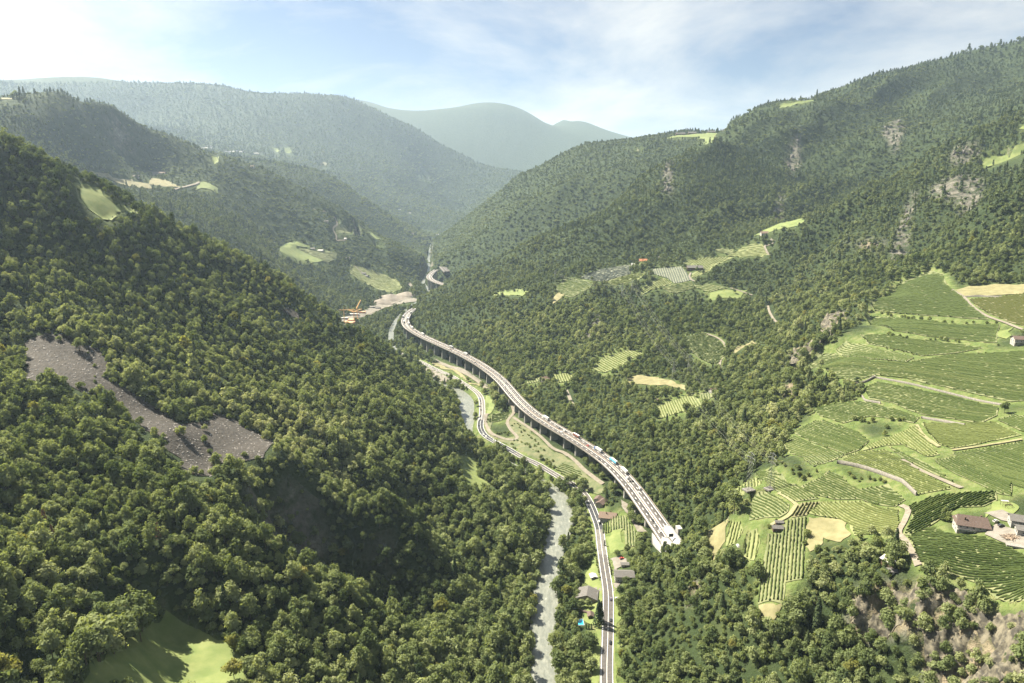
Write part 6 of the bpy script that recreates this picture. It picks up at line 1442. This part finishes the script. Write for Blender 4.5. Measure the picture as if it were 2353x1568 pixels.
# ------------------------------------------------------------------ pylons and wires
M['wire'] = mat('wire', (.36, .36, .33), rough=.5, metal=.2)
M['insul'] = mat('insulators', (.75, .78, .78), rough=.3)
def pylon(vw, x, y, hh, az, label, foot=True):
    X_, Y_ = spot(vw, x, y); z = float(ground_z(X_, Y_)); e = empty('pylon', (X_, Y_, z), az); tag(e, label, 'pylon'); mb = MB(); b0, b1 = hh * .075, .45
    for a in (-1, 1):
        for b in (-1, 1): mb.bar((a * b0, b * b0, 0), (a * b1, b * b1, hh), .13, 4, r2=.08)
    n = 9
    for k in range(n):
        f0, f1 = k / n, (k + 1) / n; w0 = b0 + (b1 - b0) * f0; w1 = b0 + (b1 - b0) * f1
        for a in (-1, 1):
            mb.bar((-w0, a * w0, hh * f0), (w1, a * w1, hh * f1), .07, 3); mb.bar((w0, a * w0, hh * f0), (-w1, a * w1, hh * f1), .07, 3)
            mb.bar((a * w0, -w0, hh * f0), (a * w1, w1, hh * f1), .07, 3); mb.bar((a * w0, w0, hh * f0), (a * w1, -w1, hh * f1), .07, 3)
    mb.build('lattice', M['steel'], e); arms = []
    for f, w in ((.74, 3.6), (.86, 4.6), (.97, 3.2)):
        mb = MB()
        for s in (-1, 1):
            mb.bar((0, 0, hh * f + .9), (0, s * w, hh * f), .1, 3); mb.bar((0, 0, hh * f), (0, s * w, hh * f), .1, 3); mb.bar((0, s * w, hh * f), (0, s * w, hh * f - 1.2), .14, 5, m=1)
            arms.append((X_ - s * w * math.sin(az), Y_ + s * w * math.cos(az), z + hh * f - 1.2))
        mb.build('crossarm', [M['steel'], M['insul']], e)
    if foot: mb = MB(); mb.box((0, 0, .2), (hh * .26, hh * .2, 1.2)); mb.build('footing', M['concrete'], e)
    return arms
def wire(a, b, sag, label, r=.05, group=None):
    a = np.array(a); b = np.array(b); n = 14; t = np.linspace(0, 1, n)[:, None]; P = a + (b - a) * t; P[:, 2] -= (4 * sag * t * (1 - t))[:, 0]
    mb = MB()
    for k in range(n - 1): mb.bar(P[k], P[k + 1], r, 3)
    tag(mb.build('power_line', M['wire']), label, 'power line', group)
A1 = pylon('N', 260, 412, 34, .35, 'lattice pylon, left of two at the edge of the vineyards')
A2 = pylon('N', 346, 383, 32, .35, 'lattice pylon, right of two at the edge of the vineyards')
B1 = pylon('E', 1100, 1300, 32, 1.1, 'lattice pylon in the wood at the lower end of the left wires', False); B2 = pylon('E', 1235, 1270, 32, 1.1, 'lattice pylon in the wood at the lower end of the right wires', False)
C1 = pylon('E', 640, 560, 32, 1.1, 'lattice pylon on the wooded spur at the upper end of the left wires', False); C2 = pylon('E', 730, 520, 32, 1.1, 'lattice pylon on the wooded spur at the upper end of the right wires', False)
D1 = pylon('E', 40, 440, 30, .6, 'lattice pylon at the far end of the plateau wires', False)
for S, T, lb, sg, r in ((B1, C1, 'power line of the left bundle running up the wooded spur', 10, .06), (B2, C2, 'power line of the right bundle running up the wooded spur', 10, .06), (C1, D1, 'power line over the dark plateau vineyard', 8, .08), (A1, B1, 'power line from the left vineyard pylon up the wood', 12, .03), (A2, B2, 'power line from the right vineyard pylon up the wood', 12, .03)):
    for a, b in list(zip(S, T))[:4]: wire(a, b, sg, lb, r, lb.replace('power line', 'power lines'))
for S, oy in ((A1, 0), (A2, 10)):
    for k, a in enumerate(S[:4]):
        b = (a[0] + 330, a[1] - 60 + oy + 6 * k, a[2] + 52); wire(a, b, 9, 'power line crossing the right-hand vineyards from the %s vineyard pylon' % ('left' if oy == 0 else 'right'), .05, 'power lines crossing the right-hand vineyards')
# ------------------------------------------------------------------ vehicles
M['tyre'] = mat('tyre', (.02, .02, .02), rough=.9); M['carglass'] = mat('car_glass', (.02, .025, .03), rough=.1, spec=.6)
M['headlight'] = mat('lamp_glass', (.7, .7, .68), rough=.15); M['taillight'] = mat('red_lamp', (.35, .02, .02), rough=.3)
PAINT = {'white': (.45, .45, .44), 'silver': (.45, .46, .47), 'grey': (.20, .205, .21), 'dark grey': (.05, .055, .06), 'black': (.018, .018, .02), 'red': (.40, .05, .04), 'blue': (.05, .12, .32), 'purple-grey': (.12, .10, .14), 'light blue': (.12, .42, .62), 'brown-red': (.19, .075, .055)}
for k_, c_ in PAINT.items(): M['paint_' + k_] = mat(k_.replace(' ', '_') + '_paint', c_, rough=.28, spec=.5)
def prism(mb, pts, w, m=0, w2=None):
    """side outline (x, z, half-width factor) swept across"""
    n = len(pts); vs = [(x, -w * k, z) for x, z, k in pts] + [(x, w * k, z) for x, z, k in pts]
    mb.add(vs, [tuple(range(n - 1, -1, -1)), tuple(range(n, 2 * n))] + [(i, (i + 1) % n, n + (i + 1) % n, n + i) for i in range(n)], m); return mb
def wheel_mesh(r=.33, w=.22):
    mb = MB(); mb.bar((0, -w / 2, 0), (0, w / 2, 0), r, 12); me = bpy.data.meshes.new('wheel'); me.from_pydata(mb.v, [], mb.f); me.materials.append(M['tyre']); return me
WH = wheel_mesh(); WHB = wheel_mesh(.5, .3)
def mesh_of(mb, name, mats):
    me = bpy.data.meshes.new(name); me.from_pydata(mb.v, [], mb.f)
    for m in mats: me.materials.append(m)
    me.polygons.foreach_set('material_index', mb.m); me.update(); return me
CACHE = {}
def car_parts(col, van):
    if (col, van) in CACHE: return CACHE[(col, van)]
    p = M['paint_' + col]
    if van: body = [(-2.5, .35, 1), (2.5, .35, 1), (2.55, .95, .97), (1.75, 1.25, .95), (1.25, 2.2, .88), (-2.5, 2.25, .9)]; glass = [(1.80, 1.28, .9), (1.24, 2.1, .84), (.55, 2.1, .92), (.55, 1.3, .985)]
    else: body = [(-2.15, .3, .95), (2.15, .3, .95), (2.2, .7, .9), (1.15, .93, .98), (-1.7, .98, 1), (-2.2, .9, .94)]; glass = [(1.1, .92, .92), (.35, 1.38, .78), (-1.0, 1.42, .78), (-1.85, .96, .92)]
    b = mesh_of(prism(MB(), body, .9), 'body', [p]); g = mesh_of(prism(MB(), glass, .9 if not van else .93), 'windows', [M['carglass']])
    r = mesh_of(prism(MB(), [(.4, 1.36, .76), (.3, 1.46, .72), (-.95, 1.5, .72), (-1.1, 1.4, .76)] if not van else [(1.2, 2.19, .85), (1.1, 2.3, .8), (-2.4, 2.33, .8), (-2.48, 2.24, .86)], .9), 'car_roof', [p])
    hl = MB(); hl.box((2.16 if not van else 2.52, .62, .66), (.12, .3, .16)); hl.box((2.16 if not van else 2.52, -.62, .66), (.12, .3, .16)); tl = MB(); tl.box((-2.18 if not van else -2.5, .66, .76), (.1, .26, .18)); tl.box((-2.18 if not van else -2.5, -.66, .76), (.1, .26, .18))
    CACHE[(col, van)] = (b, g, r, mesh_of(hl, 'headlights', [M['headlight']]), mesh_of(tl, 'tail_lights', [M['taillight']])); return CACHE[(col, van)]
def car(x, y, z, a, col, label, van=False, group=None):
    e = empty('van' if van else 'car', (x, y, z), a); tag(e, label, 'van' if van else 'car', group)
    for me, nm in zip(car_parts(col, van), ('body', 'windows', 'roof', 'headlights', 'tail_lights')): link(bpy.data.objects.new(nm, me), e)
    for sx in (-1.35, 1.35):
        for sy in (-.8, .8):
            w = link(bpy.data.objects.new('wheel', WH), e); w.location = (sx, sy, .33)
    return e
def truck(x, y, z, a, cab, box, top, label, L_=13.0):
    key = ('t', cab, box, top, L_)
    if key not in CACHE:
        c = MB(); prism(c, [(L_ / 2 + .4, .5, 1), (L_ / 2 + 2.7, .5, 1), (L_ / 2 + 2.75, 1.6, 1), (L_ / 2 + 2.55, 3.1, .95), (L_ / 2 + .5, 3.3, .95)], 1.22); g = MB(); prism(g, [(L_ / 2 + 2.76, 1.7, .9), (L_ / 2 + 2.62, 2.75, .9), (L_ / 2 + 2.2, 2.75, .97), (L_ / 2 + 2.2, 1.7, 1.01)], 1.22)
        b = MB(); b.box((0, 0, 2.45), (L_, 2.5, 2.7)); t = MB(); t.box((0, 0, 3.84), (L_ + .04, 2.54, .12)); ch = MB(); ch.box((1, 0, .85), (L_ + 2, 1.1, .45)); dr = MB(); dr.box((-L_ / 2 - .04, 0, 2.4), (.08, 2.3, 2.5))
        CACHE[key] = (mesh_of(c, 'cab', [M['paint_' + cab]]), mesh_of(g, 'windscreen', [M['carglass']]), mesh_of(b, 'trailer', [M['paint_' + box]]), mesh_of(t, 'trailer_roof', [M['paint_' + top]]), mesh_of(ch, 'chassis', [M['tyre']]), mesh_of(dr, 'rear_door', [M['paint_grey']]))
    e = empty('truck', (x, y, z), a); tag(e, label, 'truck')
    for me, nm in zip(CACHE[key], ('cab', 'windscreen', 'trailer', 'trailer_roof', 'chassis', 'rear_door')): link(bpy.data.objects.new(nm, me), e)
    for sx in (-L_ / 2 + 1.2, -L_ / 2 + 2.5, L_ / 2 - .2, L_ / 2 + 1.7):
        for sy in (-1.05, 1.05):
            w = link(bpy.data.objects.new('wheel', WHB), e); w.location = (sx, sy, .5)
    return e
V_ = [  # (view, x, y, kind, colours, label)
 ('a', 185, 268, 't', ('dark grey', 'grey', 'white'), 'truck on the outer bend of the viaduct, farther of two'), ('a', 183, 358, 't', ('dark grey', 'grey', 'white'), 'truck on the outer bend of the viaduct, nearer of two'),
 ('a', 322, 195, 't', ('white', 'white', 'white'), 'white truck, farthest on the inner bend of the viaduct'), ('a', 278, 300, 't', ('white', 'white', 'white'), 'white truck, second on the inner bend of the viaduct'), ('a', 292, 385, 't', ('grey', 'white', 'silver'), 'silver-topped truck, third on the inner bend of the viaduct'), ('a', 350, 460, 't', ('white', 'white', 'white'), 'white truck leaving the inner bend of the viaduct'),
 ('a', 410, 535, 'c', 'black', 'dark car behind the white truck near the viaduct bend'), ('a', 535, 575, 't', ('white', 'white', 'white'), 'cream-white truck after the viaduct bend beside the wood'), ('a', 1050, 800, 't', ('white', 'grey', 'white'), 'truck with grey-blue trailer sides and white roof'), ('a', 1030, 860, 'c', 'black', 'dark car level with the grey-blue trailer'), ('a', 1160, 912, 'c', 'grey', 'grey car over the middle of the tall piers'),
 ('a', 1320, 920, 't', ('white', 'white', 'white'), 'white truck following the grey-blue trailer'), ('a', 1480, 1095, 'c', 'dark grey', 'dark car alone over the tall piers'),
 ('b', 495, 150, 'c', 'grey', 'grey car, first of four in the S-bend'), ('b', 530, 200, 'c', 'black', 'black car, second of four in the S-bend'), ('b', 606, 243, 'c', 'silver', 'silver car, third of four in the S-bend'), ('b', 608, 285, 'c', 'black', 'black car, last of four in the S-bend'), ('b', 575, 350, 'v', 'white', 'white van coming round the S-bend'), ('b', 705, 505, 'c', 'grey', 'grey car just below the S-bend'),
 ('b', 1070, 752, 'c', 'white', 'white car ahead of the long white truck'), ('b', 1335, 925, 't', ('white', 'white', 'white'), 'long white truck in the middle of the viaduct'), ('b', 1558, 1095, 'c', 'black', 'dark car behind the long white truck'), ('b', 1640, 1148, 'v', 'white', 'white van in front of the brown-red truck'), ('b', 1595, 1178, 'v', 'white', 'white van coming the other way beside the first van'),
 ('b', 1870, 1220, 't', ('white', 'brown-red', 'silver'), 'truck with white cab and brown-red trailer'), ('b', 2090, 1408, 'c', 'red', 'red car behind the brown-red truck'), ('c', 390, 290, 't', ('blue', 'silver', 'silver'), 'silver truck with blue cab'), ('c', 670, 490, 't', ('light blue', 'light blue', 'white'), 'light blue truck with white roof'), ('c', 405, 508, 'c', 'black', 'small black car at the outer edge line'), ('c', 525, 565, 'c', 'white', 'white car level with the light blue truck'),
 ('c', 880, 690, 't', ('white', 'white', 'white'), 'white truck behind the light blue one'), ('c', 912, 798, 'v', 'white', 'tall white van behind the white truck near the gantry'), ('c', 1145, 1010, 'v', 'white', 'white van just past the sign gantry'), ('c', 1128, 1070, 'c', 'white', 'white car behind the van at the gantry'), ('c', 1050, 1178, 'c', 'dark grey', 'dark car in the outer lane, just past the gantry'), ('c', 1138, 1208, 'c', 'grey', 'grey car in the inner lane, just past the gantry'), ('c', 1278, 1415, 'c', 'dark grey', 'dark grey car approaching the tunnel, first of four'),
 ('d', 1335, 490, 'c', 'black', 'black car approaching the tunnel, second of four'), ('d', 1420, 535, 'c', 'grey', 'grey car approaching the tunnel, third of four'), ('d', 1490, 645, 'c', 'silver', 'silver car approaching the tunnel, last of four'), ('d', 1655, 600, 'c', 'black', 'black car at the mouth of the long white tube')]
for vw, x, y, k, col, lb in V_:
    u, v = px(vw, [[x, y]])[0]; X_, Y_, Z_, a, la = on_deck(u, v + (1 if k == 't' else 0)); a = a if la > 0 else a + math.pi
    if k == 't': truck(X_, Y_, Z_ + .03, a, *col, lb)
    else: car(X_, Y_, Z_ + .03, a, col, lb, k == 'v')
ru, rv, rt = pix(road); rn_ = np.gradient(road[:, :2], axis=0); rn_ /= np.linalg.norm(rn_, axis=1)[:, None]
def on_road(u, v):
    best = None
    for la in (-2.1, 2.1):
        L_ = np.c_[road[:, :2] + np.stack([rn_[:, 1], -rn_[:, 0]], 1) * la, road[:, 2] + .6]; uu, vv, _ = pix(L_); d = np.hypot(uu - u, vv - v); i = int(np.argmin(d))
        if best is None or d[i] < best[0]: best = (d[i], i, la)
    _, i, la = best; p = road[i, :2] + np.array([rn_[i, 1], -rn_[i, 0]]) * la; return p[0], p[1], road[i, 2] + .1, math.atan2(rn_[i, 1], rn_[i, 0]), la
for vw, x, y, k, col, lb in [('b', 155, 548, 'c', 'blue', 'blue car, farthest on the valley road'), ('b', 165, 592, 'c', 'black', 'black car close behind the blue one on the valley road'), ('b', 170, 648, 'c', 'grey', 'grey car, third on the straight of the valley road'), ('b', 175, 770, 'c', 'black', 'black car on the straight beside the green meadow'), ('b', 170, 868, 'c', 'dark grey', 'dark car at the end of the straight'), ('b', 150, 935, 'v', 'white', 'white van where the dark asphalt starts'), ('b', 135, 1040, 'c', 'black', 'black car on the dark asphalt bend, farther of two'), ('b', 145, 1125, 'c', 'dark grey', 'dark car on the dark asphalt bend, nearer of two'), ('b', 205, 1200, 'c', 'white', 'white car leaving the dark bend'), ('b', 270, 1260, 'v', 'white', 'white van ahead of the white lorry'), ('b', 440, 1345, 't', ('white', 'white', 'white'), 'white lorry on the valley road'), ('b', 578, 1415, 'c', 'white', 'white car behind the white lorry'),
                             ('e', 1065, 548, 'c', 'purple-grey', 'purple-grey car by the gravel drive'), ('e', 1087, 930, 'c', 'dark grey', 'dark grey car beside the big conifer'), ('e', 1075, 1300, 'c', 'black', 'black car, nearest on the valley road')]:
    u, v = px(vw, [[x, y]])[0]; X_, Y_, Z_, a, la = on_road(u, v); a = a if la > 0 else a + math.pi
    if k == 't': truck(X_, Y_, Z_, a, *col, lb)
    else: car(X_, Y_, Z_, a, col, lb, k == 'v')
for vw, x, y, a, col, van, lb in [('n', 625, 705, 1.4, 'silver', False, 'silver car parked in the shade left of the road, farther one'), ('n', 628, 722, 1.4, 'grey', False, 'grey car parked in the shade left of the road, nearer one'), ('n', 766, 778, 1.5, 'white', True, 'white van parked beside the brown gabled house'), ('f', 1840, 770, .4, 'white', False, 'white car parked behind the farmhouse'), ('f', 1940, 850, .2, 'dark grey', False, 'dark car parked on the white farmyard'), ('6', 1050, 520, .3, 'red', False, 'reddish car parked on the gravel yard')]:
    X_, Y_ = spot(vw, x, y); car(X_, Y_, float(ground_z(X_, Y_)) + .9, a, col, lb, van)

# ------------------------------------------------------------------ stones
def boulder(seed, r):
    rs = np.random.RandomState(seed); n, k = 8, 5; V = [(0, 0, r * .7)]
    for i in range(1, k):
        for j in range(n): a = 2 * math.pi * j / n; p = math.pi * i / k; q = r * rs.uniform(.7, 1.15); V.append((q * math.sin(p) * math.cos(a), q * math.sin(p) * math.sin(a) * .8, q * math.cos(p) * .7))
    V.append((0, 0, -r * .7)); Fc = [(0, 1 + j, 1 + (j + 1) % n) for j in range(n)]
    for i in range(k - 2):
        for j in range(n): a, b = 1 + i * n + j, 1 + i * n + (j + 1) % n; Fc += [(a, a + n, b), (b, a + n, b + n)]
    e = len(V) - 1; o = e - n; Fc += [(o + j, e, o + (j + 1) % n) for j in range(n)]; return V, Fc
M['stone'] = mat('grey_stone', (.16, .15, .14), (.30, .28, .26), .8, detail=6); M['river_stone'] = mat('river_stone', (.15, .145, .13), (.25, .24, .22), .8, detail=6); M['crag'] = mat('crag_rock', (.07, .06, .043), (.16, .14, .10), .25, detail=9, lo=.3, hi=.68, bump=.5); M['grey_crag'] = mat('grey_crag_rock', (.05, .048, .043), (.12, .113, .10), .25, detail=9, lo=.3, hi=.68, bump=.5)
stones = bpy.data.collections.new('stone_stock')
for k in range(6):
    V, Fc = boulder(k, 1.0); me = mesh_np('stone', V, np.array(Fc), [M['stone'] if k < 3 else M['river_stone']]); stones.objects.link(bpy.data.objects.new('stone_%d' % k, me))
def strew(name, polys, dens, idx0, lo, hi, seed):
    rs = np.random.RandomState(seed); xs, ys = [], []
    for p in polys:
        n = int(dens * (np.ptp(p[:, 0]) * np.ptp(p[:, 1]))); x = rs.uniform(p[:, 0].min(), p[:, 0].max(), n); y = rs.uniform(p[:, 1].min(), p[:, 1].max(), n); m = inside(p, x, y); xs.append(x[m]); ys.append(y[m])
    x = np.concatenate(xs); y = np.concatenate(ys); n = len(x); s = lo + (hi - lo) * rs.rand(n) ** 4
    scatter(name, x, y, np.maximum(ground_z(x, y), -5) + .25, idx0 + rs.randint(0, 3, n), s, s, rs.uniform(0, 6.28, n), stones)
strew('scree_stones', [p for f, p in fields if f[0] == 'scree'], .16, 0, .35, 1.3, 1)
gb = px('6', '485,1060 500,1180 530,1300 560,1420 600,1568 620,1640 500,1640 500,1568 470,1400 432,1300 440,1180 470,1090'); P, _ = coarse.cast(gb[:, 0], gb[:, 1]); bankA = P[:, :2]
drape('gravel_bank', bankA, M['gravel_bank'], .9)
strew('river_stones', [bankA] + [p for f, p in fields if f[0] == 'gravel_bank' and np.hypot(*p.mean(0)) < 1300], .35, 3, .25, 1.1, 2)
# rock ribs of the crags
M['cliff'] = mat('cliff_rock', (.038, .035, .028), (.15, .135, .098), .22, detail=10, lo=.42, hi=.60, bump=.8)
def craggy(x, y):
    a = 1 - np.abs(2 * vnoise(x / 7.5, y / 11, 41) - 1); b = 1 - np.abs(2 * vnoise(x / 3.2, y / 4.2, 42) - 1); c = vnoise(x / 1.6, y / 1.6, 43)
    return (a * 4.4 + b * 2.6 + c * 1.5 - 4.2)
for k in (0, 1):
    p = px(CRAGS[k][0], CRAGS[k][1]); P, _ = coarse.cast(p[:, 0], p[:, 1]); r0 = np.hypot(*P[:, :2].mean(0)); f = r0 / 380
    drape('cliff', P[:, :2], M['cliff'], .2, step=.65 * f, rough=lambda x, y: craggy(x / f, y / f) * f, smooth=False)
ci = 0
for vw, txt, amp, warm in CRAGS:
    p = px(vw, txt); P, _ = coarse.cast(p[:, 0], p[:, 1]); poly = P[:, :2]; rs = np.random.RandomState(int(abs(poly.sum())) % 1000); r0 = np.hypot(*poly.mean(0)); k = 0; cnt = 26 if ci == 0 else (12 if ci == 1 else 7)
    while k < cnt:
        x = rs.uniform(poly[:, 0].min(), poly[:, 0].max()); y = rs.uniform(poly[:, 1].min(), poly[:, 1].max())
        if not inside(poly, np.array([x]), np.array([y]))[0]: k += .01; continue
        V, Fc = boulder(100 + ci * 40 + int(k), (1.5 if ci == 0 else .0024 * r0) * rs.uniform(.6, 1.4)); V = np.array(V) * [1.0, .75, 1.9]
        o = link(bpy.data.objects.new('rock_outcrop', mesh_np('rock_outcrop', V, np.array(Fc), [M['crag'] if warm else M['grey_crag']]))); o.location = (x, y, float(ground_z(x, y)) - .1 * r0 ** .2); o.rotation_euler = (rs.uniform(-.3, .3), rs.uniform(-.3, .3), rs.uniform(0, 6))
        where = ('on the sandy crags at the lower right', 'on the broken cliff under the terraces', 'on the small bare patch below the terraces', 'on the pale cliff under the high right meadow', 'on the long rock gully below the high right meadow', 'beside the high right meadow', 'on the wooded mountain face', 'near the top of the wooded mountain', 'in the ravine at the foot of the mountain', 'on the mountain spur', 'on the spur under the wires', 'in the wood right of the road', 'in the wood at the left of the rectangular vineyard', 'in the dark ravine left of the river', 'beside the old road cutting under the cliffs')[ci]
        tag(o, '%s rock %s' % ('pale brown' if warm else 'grey', where), 'rock', 'rocks ' + where); k += 1
    ci += 1
